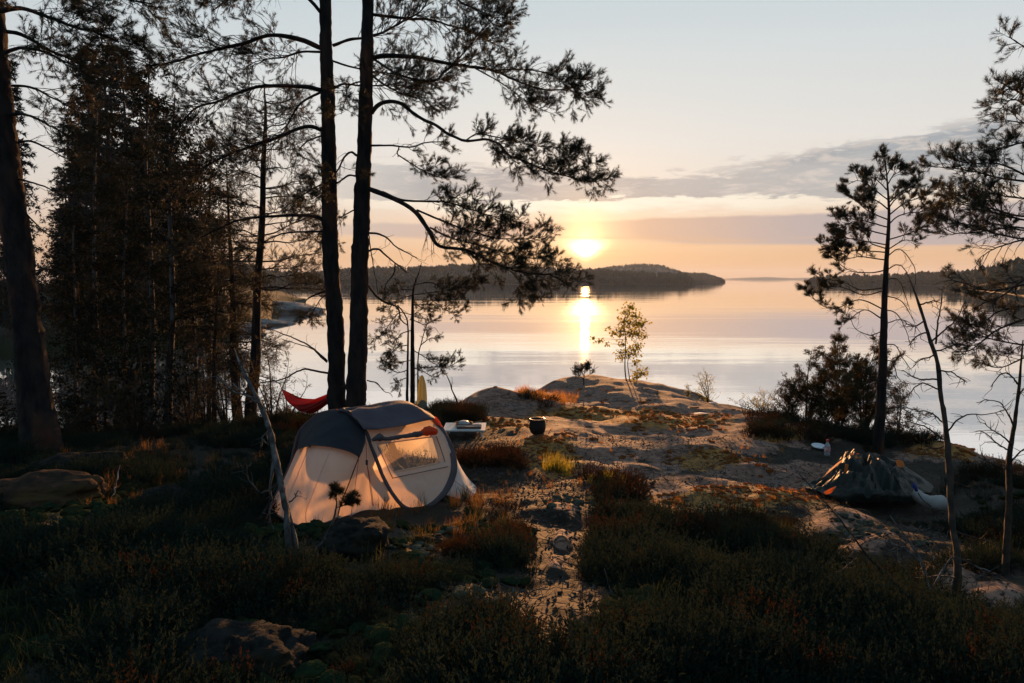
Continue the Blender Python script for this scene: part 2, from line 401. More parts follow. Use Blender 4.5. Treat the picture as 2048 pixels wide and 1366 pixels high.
LITTER = [(1050, 960, 150, 50), (1120, 1000, 170, 40), (1110, 1080, 70, 60), (1080, 1200, 130, 35), (1080, 1260, 70, 50), (1100, 1340, 60, 40), (1500, 1010, 170, 30), (1850, 1120, 180, 70)]
MOSSY = [(1190, 828, 150, 12), (1340, 845, 130, 14), (1010, 855, 90, 14), (1090, 900, 60, 16), (1420, 920, 70, 16), (1500, 995, 180, 26), (1560, 880, 50, 10), (1110, 925, 60, 20), (80, 1015, 130, 20), (1900, 905, 80, 12), (1250, 1000, 120, 12)]
def detail_h(x, y):
    rk = blobs(x, y, ROCK); e = 0.09 * fbm(x * 0.55, y * 0.55, 0, 3, 3)
    e = e + (1 - rk) * (0.03 * fbm(x * 1.6, y * 1.6, 0, 3, 11) + 0.014 * fbm(x * 7, y * 7, 0, 3, 23))
    st = 0.10 * (1 - np.abs(fbm(x * 0.6 + 0.3 * y, y * 0.9, 0, 3, 31)))       # worn ledges in the bedrock
    e = e + rk * (st + 0.02 * fbm(x * 2.6, y * 2.6, 0, 4, 41))
    far = sstep(np.hypot(x, y), 1.2, 3.0); return e * far
def ground_z(x, y): return CAMZ + base_h(np.asarray(x, float), np.asarray(y, float)) + detail_h(np.asarray(x, float), np.asarray(y, float))
def gz(x, y): return float(ground_z(np.array([x]), np.array([y]))[0])
def on_ground(px, py, Y0=2.2, Y1=26.0):
    """the ground point seen at px, py"""
    Ys = np.geomspace(Y0, Y1, 260); P = np.array([at(px, py, Y) for Y in Ys]); d = P[:, 2] - ground_z(P[:, 0], P[:, 1])
    k = np.argmax(d < 0); return P[k] if d.min() < 0 else P[np.argmin(np.abs(d))]
def gp(px, Y):
    """ground point in photo column px at depth Y"""
    return gps([px], [Y])[0]
def gps(px, Y):
    px = np.asarray(px, float); Y = np.asarray(Y, float); x = (px - 1024) / FPX * Y
    for _ in range(3):
        u, _v = proj(np.stack([x, Y, CAMZ + base_h(x, Y)], -1)); x = x + (px - u) / FPX * Y
    return np.stack([x, Y, ground_z(x, Y)], -1)

def build_ground():
    th = np.concatenate([np.linspace(-R(180), -R(45), 60)[:-1], np.linspace(-R(45), R(45), 470), np.linspace(R(45), R(180), 60)[1:]])
    rr = np.concatenate([[0.05], np.geomspace(0.6, 30, 340), np.linspace(31, 60, 16)])
    X = rr[:, None] * np.sin(th)[None]; Y = rr[:, None] * np.cos(th)[None]
    Z = ground_z(X, Y); V = np.stack([X, Y, Z], -1).reshape(-1, 3)
    me = mesh_from('ground', V, grid_faces(len(rr), len(th)), [ground_material()], True)
    x, y = X.ravel(), Y.ravel()
    rk = blobs(x, y, ROCK); rk = rk * (1 + 0.7 * fbm(x * 1.3, y * 1.3, 0, 4, 51)); lt = blobs(x, y, LITTER); ms = blobs(x, y, MOSSY)
    for nm, a in (('rock', rk), ('litter', lt), ('moss', ms)):
        at_ = me.attributes.new(nm, 'FLOAT', 'POINT'); at_.data.foreach_set('value', np.clip(a, 0, 1).astype(np.float32))
    o = link('ground', me); tag(o, 'bare pink bedrock and dark heath ground of the headland', None, None, 'structure'); return o
def ground_material():
    m = bpy.data.materials.new('bedrock_and_heath'); m.use_nodes = True; T = NT(m.node_tree); b = T.n['Principled BSDF']
    co = T.new('ShaderNodeTexCoord').outputs['Object']
    A = lambda n: T.new('ShaderNodeAttribute', attribute_name=n).outputs['Fac']
    n1 = T.noise(co, 1.7, 6, 0.62); n2 = T.noise(co, 9, 6, 0.65); n3 = T.noise(co, 45, 4, 0.6); n4 = T.noise(co, 3.4, 5, 0.7, 0.6)
    rock = T.mix(T.smooth(n2, 0.35, 0.68), (0.115, 0.066, 0.050), (0.24, 0.138, 0.100))
    rock = T.mix(T.m('MULTIPLY', T.smooth(n1, 0.52, 0.66), 0.35), rock, (0.14, 0.125, 0.118))          # grey lichen
    rock = T.mix(T.m('MULTIPLY', T.smooth(n4, 0.60, 0.70), 0.75), rock, (0.045, 0.038, 0.034))       # black lichen
    rock = T.mix(T.m('MULTIPLY', T.smooth(n3, 0.60, 0.72), 0.25), rock, (0.24, 0.20, 0.17))
    soil = T.mix(n3, (0.010, 0.009, 0.007), (0.030, 0.022, 0.016))
    lit = T.mix(T.smooth(n3, 0.45, 0.7), (0.008, 0.006, 0.005), (0.028, 0.019, 0.014)); lit = T.mix(T.smooth(n2, 0.60, 0.68), lit, (0.055, 0.048, 0.043))
    moss = T.mix(T.smooth(n2, 0.35, 0.65), (0.075, 0.040, 0.016), (0.30, 0.135, 0.034))
    moss = T.mix(T.smooth(n3, 0.5, 0.7), moss, (0.34, 0.20, 0.055))
    rk = T.smooth(T.m('ADD', A('rock'), T.m('MULTIPLY', T.m('SUBTRACT', n2, 0.5), 0.45)), 0.30, 0.46)
    col = T.mix(T.smooth(T.m('ADD', A('litter'), T.m('MULTIPLY', T.m('SUBTRACT', n1, 0.5), 0.7)), 0.3, 0.6), soil, lit)
    col = T.mix(rk, col, rock)
    crack = T.smooth(T.m('ABSOLUTE', T.m('SUBTRACT', T.noise(T.vm('MULTIPLY', co, (1.0, 2.2, 1.0)), 1.1, 4, 0.6, 0.4), 0.5)), 0.016, 0.004)
    col = T.mix(T.m('MULTIPLY', crack, 0.8), col, (0.03, 0.022, 0.015))
    ms = T.smooth(T.m('ADD', A('moss'), T.m('ADD', T.m('MULTIPLY', T.m('SUBTRACT', n4, 0.5), 1.7), T.m('MULTIPLY', T.m('SUBTRACT', n2, 0.5), 1.3))), 0.46, 0.62)
    ms = T.m('MULTIPLY', ms, T.smooth(T.m('ADD', A('moss'), T.m('MULTIPLY', A('rock'), 0.55)), 0.1, 0.3))
    col = T.mix(ms, col, moss)
    T.put(b.inputs['Base Color'], col); b.inputs['Roughness'].default_value = 0.9; b.inputs['Specular IOR Level'].default_value = 0.15
    h = T.m('ADD', T.m('MULTIPLY', n2, 0.5), T.m('ADD', T.m('MULTIPLY', n3, 0.10), T.m('ADD', T.m('MULTIPLY', ms, 0.35), T.m('MULTIPLY', crack, -0.5))))
    bn = T.new('ShaderNodeBump'); T.put(bn.inputs['Strength'], T.m('SUBTRACT', 0.6, T.m('MULTIPLY', A('litter'), 0.42))); bn.inputs['Distance'].default_value = 0.06
    T.put(bn.inputs['Height'], h); T.l.new(bn.outputs[0], b.inputs['Normal'])
    return m
build_ground()

# ------------------------------------------------------------------ lake
def build_lake():
    m = bpy.data.materials.new('lake_water'); m.use_nodes = True; T = NT(m.node_tree); b = T.n['Principled BSDF']
    co = T.new('ShaderNodeTexCoord').outputs['Object']
    b.inputs['Base Color'].default_value = (0.93, 0.93, 0.945, 1); b.inputs['Metallic'].default_value = 0.95; b.inputs['IOR'].default_value = 1.33      # seen at grazing angles only: a near-perfect mirror
    big = T.noise(T.vm('MULTIPLY', co, (0.006, 0.028, 1)), 1.0, 4, 0.6); band = T.smooth(big, 0.40, 0.66)
    w1 = T.noise(T.vm('MULTIPLY', co, (0.55, 1.5, 1)), 1.0, 3, 0.5); w2 = T.noise(T.vm('MULTIPLY', co, (2.2, 5.0, 1)), 1.0, 3, 0.5)
    w3 = T.noise(T.vm('MULTIPLY', co, (0.02, 0.09, 1)), 1.0, 3, 0.5)
    T.put(b.inputs['Roughness'], T.m('ADD', 0.008, T.m('MULTIPLY', band, 0.022)))
    h = T.m('ADD', T.m('MULTIPLY', w1, T.m('ADD', 0.0012, T.m('MULTIPLY', band, 0.0032))), T.m('MULTIPLY', w2, T.m('ADD', 0.0003, T.m('MULTIPLY', band, 0.0012))))
    h = T.m('ADD', h, T.m('MULTIPLY', w3, 0.05))
    bn = T.new('ShaderNodeBump'); bn.inputs['Strength'].default_value = 1.0; bn.inputs['Distance'].default_value = 1.0
    T.put(bn.inputs['Height'], h); T.l.new(bn.outputs[0], b.inputs['Normal'])
    xs = np.array([-5600, -2000, -400, -100, 0, 100, 400, 2000, 5600.0]); G = np.stack(np.meshgrid(xs, xs, indexing='ij'), -1)
    V = np.concatenate([G.reshape(-1, 2), np.zeros((81, 1))], 1)
    o = link('lake', mesh_from('lake', V, grid_faces(9, 9), [m])); tag(o, 'calm lake mirroring the sunset sky', None, None, 'structure')
build_lake()

# ------------------------------------------------------------------ far shores
M_HILL = mat_noise('far_forest_floor', (0.02, 0.024, 0.016), (0.035, 0.034, 0.022), 0.05)
M_FARTREE = mat_noise('far_conifers', (0.012, 0.020, 0.012), (0.026, 0.034, 0.018), 0.06, rnd=0)
def spike_tree(h, w, seed):
    r = np.random.default_rng(seed); V = []; F = []
    for k in range(4):
        z0 = h * (0.08 + 0.22 * k); z1 = h * (0.42 + 0.20 * k) if k < 3 else h; rad = w * (1 - 0.24 * k) * 0.5
        n = 6; a = np.arange(n) * 2 * math.pi / n + r.uniform(0, 6); q = rad * r.uniform(0.65, 1.2, n); i = len(V)
        V += [(q[j] * math.cos(a[j]), q[j] * math.sin(a[j]), z0 + r.uniform(-.03, .03) * h) for j in range(n)] + [(0, 0, z1)]
        F += [(i + j, i + (j + 1) % n, i + n) for j in range(n)]
    return np.array(V), np.array(F)
def round_tree(h, w, seed):
    r = np.random.default_rng(seed); V = []; F = []
    for k in range(7):
        c = np.array((r.uniform(-.28, .28) * w, r.uniform(-.28, .28) * w, h * r.uniform(0.45, 0.85))); s = w * r.uniform(0.22, 0.36); i = len(V)
        V += [tuple(c + s * np.array(d) * r.uniform(0.8, 1.25)) for d in ((1, 0, 0), (-1, 0, 0), (0, 1, 0), (0, -1, 0), (0, 0, 1.2), (0, 0, -1))]
        F += [(i + a, i + b_, i + c_) for a, b_, c_ in ((0, 2, 4), (2, 1, 4), (1, 3, 4), (3, 0, 4), (2, 0, 5), (1, 2, 5), (3, 1, 5), (0, 3, 5))]
    return np.array(V), np.array(F)
FT = [spike_tree(1, 0.34, k) for k in range(5)] + [round_tree(1, 0.5, 10 + k) for k in range(2)]
def far_hill(name, prof, shore, depth, treeh, ntree, label, seed, trees=True):
    """prof: skyline as (px, py); shore: depth Y of the waterline as (px, Y); a real ridge with its own forest"""
    prof = np.array(prof, float); shore = np.array(shore, float); r = np.random.default_rng(seed)
    pxs = np.linspace(prof[0, 0], prof[-1, 0], 160); S = np.interp(pxs, shore[:, 0], shore[:, 1]); top = np.interp(pxs, prof[:, 0], prof[:, 1])
    zt = np.array([at(p, t, s + depth)[2] for p, t, s in zip(pxs, top, S)]); zt = np.maximum(zt - treeh * 0.95, 0.4)
    ts = np.array([-0.12, 0.0, 0.1, 0.25, 0.45, 0.7, 1.0, 1.4, 1.9, 2.4]); hs = np.array([-0.15, 0.02, 0.12, 0.32, 0.62, 0.88, 1.0, 0.9, 0.45, -0.1])
    V = np.empty((160, len(ts), 3))
    for j, (t, h) in enumerate(zip(ts, hs)):
        Yr = S + depth * t; V[:, j, 0] = (pxs - 1024) / FPX * Yr; V[:, j, 1] = Yr
        V[:, j, 2] = zt * h + (0 if h <= 0.05 else 0.25 * treeh * 0.2 * fbm(pxs * 0.05, t * 3 + 0 * pxs, 0, 3, seed)) - (2.0 if h < 0 else 0)
    o = link(name, mesh_from(name, V.reshape(-1, 3), grid_faces(160, len(ts)), [M_HILL], True)); tag(o, label, None, None, 'structure')
    if not trees: return
    mb = MB()
    for k in range(ntree):
        p = r.uniform(prof[0, 0], prof[-1, 0]); t = r.choice([r.uniform(0.01, 0.12), r.uniform(0, 1.25), r.uniform(0.8, 1.3)])
        s = np.interp(p, shore[:, 0], shore[:, 1]); z = np.interp(p, pxs, zt) * np.interp(t, ts, hs)
        edge = min(1.0, (p - prof[0, 0]) / 12 + 0.35, (prof[-1, 0] - p) / 12 + 0.35)
        h = treeh * r.uniform(0.65, 1.02) * edge * (1 + 0.18 * (r.random() < 0.08)); tv, tf = FT[r.integers(0, 5) if r.random() < 0.8 else r.integers(5, 7)]
        w = r.uniform(0.85, 1.5) * h; Yr = s + depth * t
        mb.add(tv * (w, w, h) + ((p - 1024) / FPX * Yr, Yr, z - 0.4), tf)
    V, F = mb.vf(); w = link('far_forest', mesh_from('far_forest', V, F, [M_FARTREE]))
    tag(w, label.replace('ridge', 'forest').replace('hill', 'forest on the hill'), None, None, 'stuff')
far_hill('far_ridge', [(1430, 557), (1480, 554.5), (1530, 553), (1580, 555), (1625, 554), (1660, 556)], [(1430, 4300), (1660, 4300)], 300, 3, 0, 'pale blue ridge on the horizon in the gap', 1, False)
far_hill('hill', [(1120, 548), (1180, 537), (1230, 529), (1270, 525), (1310, 526), (1340, 533), (1365, 542), (1420, 548)], [(1120, 1250), (1420, 1250)], 160, 9, 1500, 'rounded wooded hill right of the setting sun', 2)
far_hill('headland', [(1345, 547), (1380, 543.5), (1405, 544), (1425, 549), (1440, 555), (1449, 560)], [(1345, 1050), (1449, 1050)], 40, 8, 700, 'low wooded ridge tapering to a point right of the sun', 3)
far_hill('near_shore_ridge', [(540, 552), (600, 543), (650, 537), (740, 531), (850, 529), (950, 524), (1050, 529), (1130, 534), (1200, 537), (1300, 541), (1370, 545), (1386, 553), (1389, 562)], [(540, 640), (900, 660), (1389, 700)], 60, 8, 3800, 'long dark wooded ridge across the lake below the sun', 4)
far_hill('left_hill', [(250, 500), (330, 508), (400, 514), (470, 524), (540, 535), (600, 545), (640, 556), (650, 561)], [(250, 430), (650, 520)], 90, 9, 1500, 'blue-grey wooded hill seen through the left trees', 5)
far_hill('right_headland', [(1612, 560), (1622, 553), (1660, 549), (1740, 547), (1800, 546), (1850, 541), (1900, 539), (1990, 536)], [(1612, 640), (1990, 560)], 60, 8, 1500, 'wooded ridge ending in a point on the right shore', 6)
far_hill('right_shore_hill', [(1888, 566), (1905, 553), (1925, 542), (1960, 531), (2000, 521), (2048, 513), (2200, 490), (2500, 470)], [(1888, 400), (2048, 215), (2500, 150)], 50, 9, 1500, 'dark green wooded hill at the right edge', 7)
# ------------------------------------------------------------------ tent
def fabric(name, c1, c2, trans, tcol, scale=3.0, bump=0.8, weave=260):
    m = bpy.data.materials.new(name); m.use_nodes = True; T = NT(m.node_tree); b = T.n['Principled BSDF']
    co = T.new('ShaderNodeTexCoord').outputs['Object']
    n = T.noise(co, scale, 5, 0.6); col = T.mix(T.smooth(n, 0.3, 0.7), c1, c2)
    T.put(b.inputs['Base Color'], col); b.inputs['Roughness'].default_value = 0.75; b.inputs['Specular IOR Level'].default_value = 0.25
    bn = T.new('ShaderNodeBump'); bn.inputs['Strength'].default_value = bump; bn.inputs['Distance'].default_value = 0.03
    T.put(bn.inputs['Height'], T.m('ADD', T.noise(T.vm('MULTIPLY', co, (1, 1, 0.3)), 8, 3, 0.5, 0.6), T.m('MULTIPLY', T.noise(co, weave, 1), 0.12)))
    T.l.new(bn.outputs[0], b.inputs['Normal'])
    tr = T.new('ShaderNodeBsdfTranslucent'); T.put(tr.inputs[0], T.mix(T.smooth(n, 0.3, 0.7), tcol, tuple(0.85 * c for c in tcol))); mx = T.new('ShaderNodeMixShader'); mx.inputs[0].default_value = trans
    T.l.new(b.outputs[0], mx.inputs[1]); T.l.new(tr.outputs[0], mx.inputs[2]); T.l.new(mx.outputs[0], T.n['Material Output'].inputs[0])
    return m
M_BEIGE = fabric('tent_beige_fabric', (0.76, 0.58, 0.47), (0.82, 0.65, 0.54), 0.55, (1.0, 0.76, 0.55))
M_REAR = fabric('tent_thin_rear_fabric', (0.55, 0.45, 0.36), (0.62, 0.51, 0.42), 0.85, (1.0, 0.86, 0.66))
def thin(m, f):
    T = NT(m.node_tree); o = T.n['Material Output']; src = o.inputs[0].links[0].from_socket; tp = T.new('ShaderNodeBsdfTransparent'); tp.inputs[0].default_value = (1, 0.93, 0.82, 1)
    mx = T.new('ShaderNodeMixShader'); mx.inputs[0].default_value = f; T.l.new(src, mx.inputs[1]); T.l.new(tp.outputs[0], mx.inputs[2]); T.l.new(mx.outputs[0], o.inputs[0])
thin(M_REAR, 0.48)
M_FLY = fabric('tent_grey_fly_fabric', (0.045, 0.039, 0.053), (0.075, 0.066, 0.084), 0.10, (0.5, 0.30, 0.25), bump=0.5)
M_FLYD = fabric('tent_dark_fly_fabric', (0.007, 0.009, 0.014), (0.012, 0.014, 0.020), 0.05, (0.35, 0.2, 0.18), bump=0.5)
M_TRIM = fabric('tent_dark_trim', (0.05, 0.045, 0.05), (0.08, 0.07, 0.075), 0.12, (0.5, 0.15, 0.1))
M_RED = fabric('tent_orange_red_fabric', (0.45, 0.07, 0.02), (0.55, 0.10, 0.03), 0.45, (0.9, 0.22, 0.06))
M_CORD = mat_noise('red_cord', (0.45, 0.05, 0.03), (0.35, 0.03, 0.02), 60)
M_DARKCORD = mat_noise('dark_zip', (0.03, 0.025, 0.025), (0.06, 0.05, 0.045), 60)
M_WHITEFAB = fabric('tent_white_fabric', (0.60, 0.57, 0.55), (0.70, 0.66, 0.63), 0.35, (0.9, 0.75, 0.6))
def mesh_window():
    m = bpy.data.materials.new('tent_mesh_window'); m.use_nodes = True; T = NT(m.node_tree); b = T.n['Principled BSDF']
    b.inputs['Base Color'].default_value = (0.62, 0.50, 0.40, 1); b.inputs['Roughness'].default_value = 0.8
    tp = T.new('ShaderNodeBsdfTransparent'); tr = T.new('ShaderNodeBsdfTranslucent'); tr.inputs[0].default_value = (0.95, 0.72, 0.45, 1)
    m1 = T.new('ShaderNodeMixShader'); m1.inputs[0].default_value = 0.5; T.l.new(b.outputs[0], m1.inputs[1]); T.l.new(tr.outputs[0], m1.inputs[2])
    m2 = T.new('ShaderNodeMixShader'); m2.inputs[0].default_value = 0.68; T.l.new(m1.outputs[0], m2.inputs[1]); T.l.new(tp.outputs[0], m2.inputs[2])
    T.l.new(m2.outputs[0], T.n['Material Output'].inputs[0]); return m
M_MESH = mesh_window()
def build_tent():
    Z = lambda x, y, Y: at(520 + x / 4.452, 780 + y / 4.452, Y)
    L = lambda *p: np.array([Z(*q) for q in p])
    tent = thing('tent', 'beige pop-up tent with grey fly, round pole and mesh window, pitched on the heath', 'tent', gp(760, 7.4))
    # front pole ring, traced round the door side; the ring leans back and turns to the right
    ring = L((700, 182, 7.36), (770, 190, 7.34), (850, 252, 7.28), (930, 352, 7.22), (1000, 530, 7.12), (1090, 765, 7.02), (1180, 930, 6.96), (1290, 1055, 6.93), (1400, 1072, 6.98),
             (1530, 1030, 7.08), (1650, 925, 7.22), (1722, 800, 7.36), (1745, 690, 7.48), (1728, 560, 7.62), (1650, 385, 7.80), (1550, 250, 7.95), (1400, 150, 8.02), (1200, 128, 7.95), (950, 150, 7.65), (800, 168, 7.45), (700, 182, 7.36))
    RG = catmull(ring, 97)
    V, F = tube(RG, 0.016, 8); part('front_pole', V, F, M_TRIM, tent)
    # door side panel: annulus from ring to window opening
    win = L((1045, 488, 7.17), (1200, 466, 7.32), (1370, 443, 7.48), (1535, 420, 7.64), (1568, 530, 7.58), (1602, 650, 7.50), (1470, 678, 7.36), (1330, 703, 7.22), (1192, 732, 7.09), (1140, 650, 7.11), (1090, 565, 7.14), (1045, 488, 7.17))
    WN = catmull(win, 400)
    c = WN.mean(0)
    right = np.array((0.75, 0.62, 0.0)); right /= np.linalg.norm(right); nrm = np.cross(RG[60] - RG[30], RG[80] - RG[40]); nrm /= np.linalg.norm(nrm)
    if nrm[1] > 0: nrm = -nrm
    upv = np.cross(nrm, right); 
    if upv[2] < 0: upv = -upv
    angf = lambda P: np.arctan2((P - c) @ upv, (P - c) @ right)
    ring96 = RG[:-1]; ar = angf(ring96)
    wins = WN[:-1]; aw = angf(wins)
    # sharp-cornered window outline: straight edges between the four corners
    corners = [win[0], win[3], win[5], win[8]]
    edge = np.concatenate([np.linspace(corners[i], corners[(i + 1) % 4], 60, endpoint=False) for i in range(4)]); ae = angf(edge)
    inner = np.array([edge[np.argmin(np.abs(np.angle(np.exp(1j * (ae - a)))))] for a in ar])
    rows = []
    for t in (0.0, 0.08, 0.16, 0.26, 0.38, 0.5, 0.62, 0.74, 0.84, 0.93, 1.0):
        P = ring96 * (1 - t) + inner * t; bul = math.sin(math.pi * t) * 0.02
        rows.append(P + nrm * bul + nrm[None] * (0.022 * fbm(P[:, 0] * 4, P[:, 1] * 4, P[:, 2] * 11, 3, 5) * math.sin(math.pi * t))[:, None])
    G = np.stack(rows); part('door_panel', G.reshape(-1, 3), grid_faces(11, 96, True), M_BEIGE, tent)
    q = np.array(corners); w = np.stack([np.linspace(q[0], q[1], 9), np.linspace(q[3], q[2], 9)]); wg = np.stack([w[0] * (1 - t) + w[1] * t - nrm * 0.012 * math.sin(math.pi * t) for t in np.linspace(0, 1, 7)])
    wp = part('window', wg.reshape(-1, 3), grid_faces(7, 9), M_MESH, tent)
    cyc = np.concatenate([np.linspace(corners[i], corners[(i + 1) % 4], 12, endpoint=False) for i in range(4)] + [corners[0][None]]) + nrm * 0.008
    V, F = tube(cyc, 0.007, 6); part('window_frame', V, F, M_BEIGE, wp)
    # dark band inside the ring (pole sleeve), wider on the right
    cen = RG[:-1].mean(0); wdt = 0.03 + 0.035 * sstep((RG - cen) @ right, -0.1, 0.5)
    inn = RG + (cen - RG) / np.linalg.norm(cen - RG, axis=1, keepdims=True) * wdt[:, None]
    sl = np.stack([RG + nrm * 0.012, (RG + inn) / 2 + nrm * 0.022, inn + nrm * 0.012]); part('pole_sleeve', sl.reshape(-1, 3), grid_faces(3, len(RG)), M_TRIM, tent)
    # zips and seams of the door
    for pts in (((1030, 482, 7.16), (1090, 600, 7.10), (1180, 795, 7.03)), ((1568, 420, 7.66), (1612, 545, 7.58), (1660, 692, 7.47)), ((1180, 792, 7.03), (1450, 735, 7.25), (1715, 680, 7.50))):
        V, F = tube(catmull(L(*pts) + nrm * 0.016, 16), 0.0045, 5); part('zip', V, F, M_DARKCORD, tent)
    # roof fly: from the front ring over the ridge and down behind
    roof = loft([L((925, 350, 7.12), (1010, 352, 7.18), (1110, 342, 7.27), (1300, 312, 7.45), (1450, 278, 7.62), (1562, 258, 7.80)),
                 L((850, 250, 7.22), (960, 262, 7.34), (1130, 255, 7.48), (1300, 225, 7.64), (1440, 205, 7.76), (1548, 240, 7.88)),
                 L((770, 180, 7.32), (930, 158, 7.55), (1100, 122, 7.80), (1250, 102, 7.96), (1345, 118, 8.02), (1455, 176, 8.04)),
                 L((690, 196, 7.60), (880, 190, 8.15), (1080, 165, 8.60), (1230, 150, 8.80), (1330, 160, 8.86), (1420, 200, 8.80)),
                 L((640, 300, 7.80), (860, 270, 8.45), (1060, 250, 8.95), (1220, 240, 9.15), (1330, 245, 9.20), (1400, 270, 9.10))], 40, 26)
    pu = np.linspace(0, 1, 40)[:, None]; pv = np.linspace(0, 1, 26)[None]
    roof[..., 2] += 0.022 * np.sin(pv * 26 + 5 * pu + 2 * vnoise(pu * 5 + 0 * pv, pv * 5 + 0 * pu)) * np.sin(math.pi * pv) * (1 - 0.4 * pu)
    V, F = solid(roof, 0.003); part('roof_fly', V, F, M_FLY, tent)
    # dark end of the fly over the left end
    cap = loft([L((352, 372, 7.42), (470, 255, 7.50), (560, 205, 7.50), (680, 180, 7.40), (775, 192, 7.36), (855, 255, 7.30), (925, 350, 7.20), (942, 440, 7.10)),
                L((350, 430, 7.30), (470, 350, 7.22), (570, 320, 7.20), (690, 310, 7.16), (780, 330, 7.14), (850, 380, 7.12), (905, 450, 7.08), (935, 478, 7.05)),
                L((335, 500, 7.16), (450, 470, 7.00), (560, 462, 6.94), (680, 470, 6.91), (780, 490, 6.91), (850, 520, 6.93), (890, 545, 6.95), (920, 520, 7.0)),
                L((328, 528, 7.10), (450, 498, 6.93), (570, 500, 6.87), (690, 520, 6.84), (780, 545, 6.85), (840, 572, 6.87), (882, 592, 6.89), (912, 545, 6.96))], 44, 20)
    cu = np.linspace(0, 1, 44)[:, None]; cv = np.linspace(0, 1, 20)[None]
    cap[..., 1] -= 0.014 * np.sin(cv * 12 + cu * 16) * np.sin(math.pi * np.clip(cv, 0, 1)) * np.sin(math.pi * cu) ; 
    V, F = solid(cap, 0.003); part('end_fly', V, F, M_FLYD, tent)
    # left end wall
    end = loft([L((340, 500, 7.20), (450, 478, 7.02), (570, 482, 6.95), (690, 500, 6.92), (800, 530, 6.93), (895, 560, 6.95)),
                L((285, 640, 7.14), (400, 650, 6.86), (520, 660, 6.76), (640, 680, 6.74), (750, 700, 6.78), (842, 700, 6.86)),
                L((205, 815, 7.08), (330, 850, 6.74), (470, 880, 6.60), (600, 880, 6.60), (710, 880, 6.68), (778, 870, 6.78)),
                L((120, 980, 7.02), (260, 1040, 6.62), (420, 1080, 6.46), (560, 1060, 6.50), (660, 1040, 6.60), (722, 1010, 6.72)),
                L((70, 1060, 6.98), (230, 1165, 6.55), (455, 1250, 6.30), (560, 1200, 6.40), (640, 1170, 6.52), (690, 1140, 6.66))], 96, 72)
    eu = np.linspace(0, 1, 96)[:, None]; ev = np.linspace(0, 1, 72)[None]
    end[..., 1] -= 0.030 * (1 - np.abs(vnoise(eu * 9 - ev * 3.5, ev * 1.1 + 0 * eu, 3)) ** 0.7) * np.sin(math.pi * ev) ** 0.7 * np.sin(math.pi * eu)
    end[..., 1] -= 0.020 * np.sin(eu * 22 - ev * 9 + 1.5 * vnoise(eu * 4 + 0 * ev, ev * 4 + 0 * eu, 2)) * np.sin(math.pi * ev) * np.sin(math.pi * eu)
    part('end_wall', end.reshape(-1, 3), grid_faces(96, 72), M_BEIGE, tent)
    # front panel between the end wall seam and the ring
    fr = loft([L((940, 440, 7.10), (890, 575, 6.95), (842, 700, 6.86), (778, 870, 6.78), (722, 1010, 6.72), (690, 1140, 6.66)),
               L((945, 450, 7.12), (920, 600, 7.04), (890, 740, 6.98), (850, 890, 6.90), (830, 1020, 6.82), (820, 1150, 6.72)),
               L((955, 455, 7.13), (965, 610, 7.09), (970, 770, 7.06), (985, 920, 6.98), (1020, 1040, 6.90), (1050, 1110, 6.80)),
               L((962, 450, 7.18), (1010, 560, 7.11), (1090, 765, 7.03), (1180, 930, 6.975), (1250, 1020, 6.95), (1330, 1072, 6.94))], 40, 24)
    fu = np.linspace(0, 1, 40)[:, None]; fv = np.linspace(0, 1, 24)[None]
    fr[..., 1] -= 0.018 * np.sin(fu * 7 + fv * 11 + 2 * vnoise(fu * 3 + 0 * fv, fv * 3 + 0 * fu, 4)) * np.sin(math.pi * fv)
    part('front_wall', fr.reshape(-1, 3), grid_faces(40, 24), M_BEIGE, tent)
    V, F = tube(catmull(L((940, 440, 7.09), (890, 575, 6.94), (842, 700, 6.85), (778, 870, 6.77), (722, 1010, 6.71), (690, 1140, 6.65)), 24), 0.006, 5); part('seam', V, F, M_DARKCORD, tent)
    for k in (30, 62):      # sewn seams of the end wall
        V, F = tube(end[k] - (0, 0.006, 0), 0.004, 4); part('seam', V, F, M_BEIGE, tent)
    V, F = tube(end[:, -1] - (0, 0.006, -0.01), 0.010, 5); part('hem', V, F, M_TRIM, tent)
    # guy lines with pegs
    for a_, px_, Y_ in ((Z(330, 530, 7.07), 525, 6.35), (Z(455, 1245, 6.28), 612, 6.0), (Z(1722, 800, 7.35), 962, 7.2), (Z(882, 592, 6.88), 700, 6.0)):
        b_ = gp(px_, Y_) + (0, 0, 0.03); V, F = tube(np.array([a_, (a_ + b_) / 2 - (0, 0, .01), b_]), 0.0028, 4); g_ = part('guy_line', V, F, M_CORD, tent)
        V, F = tube(np.array([b_ + (0, 0, .04), b_ - (0, 0, .12)]), 0.006, 5); part('peg', V, F, M_DARKCORD, g_)
    # rear ring and rear wall
    rear_top = np.array([roof[i, -1] for i in range(0, 40, 3)]); rb = rear_top.copy(); rb[:, 1] += 0.35; rb[:, 0] += np.linspace(-0.25, 0.15, len(rb))
    rb[:, 2] = [gz(a, b_) + 0.02 for a, b_ in rb[:, :2]]; mid = (rear_top + rb) / 2; mid[:, 1] += 0.22
    rw = loft([rear_top, mid, rb], 30, 20); part('rear_wall', rw.reshape(-1, 3), grid_faces(30, 20), M_REAR, tent)
    # rear left shoulder closing the gap between the end wall and the rear wall
    a0 = L((340, 500, 7.20), (285, 640, 7.14), (205, 815, 7.08), (120, 980, 7.02), (70, 1060, 6.98)); b0 = catmull(rw[0], 5)
    sh = loft([a0, a0 * 0.5 + b0 * 0.5 + np.array((-0.10, 0.05, 0.05)), b0], 20, 14); part('side_wall', sh.reshape(-1, 3), grid_faces(20, 14), M_BEIGE, tent)
    top_l = L((352, 372, 7.42), (470, 255, 7.50), (560, 205, 7.50), (680, 180, 7.40)); rt = rear_top[:5][::-1]
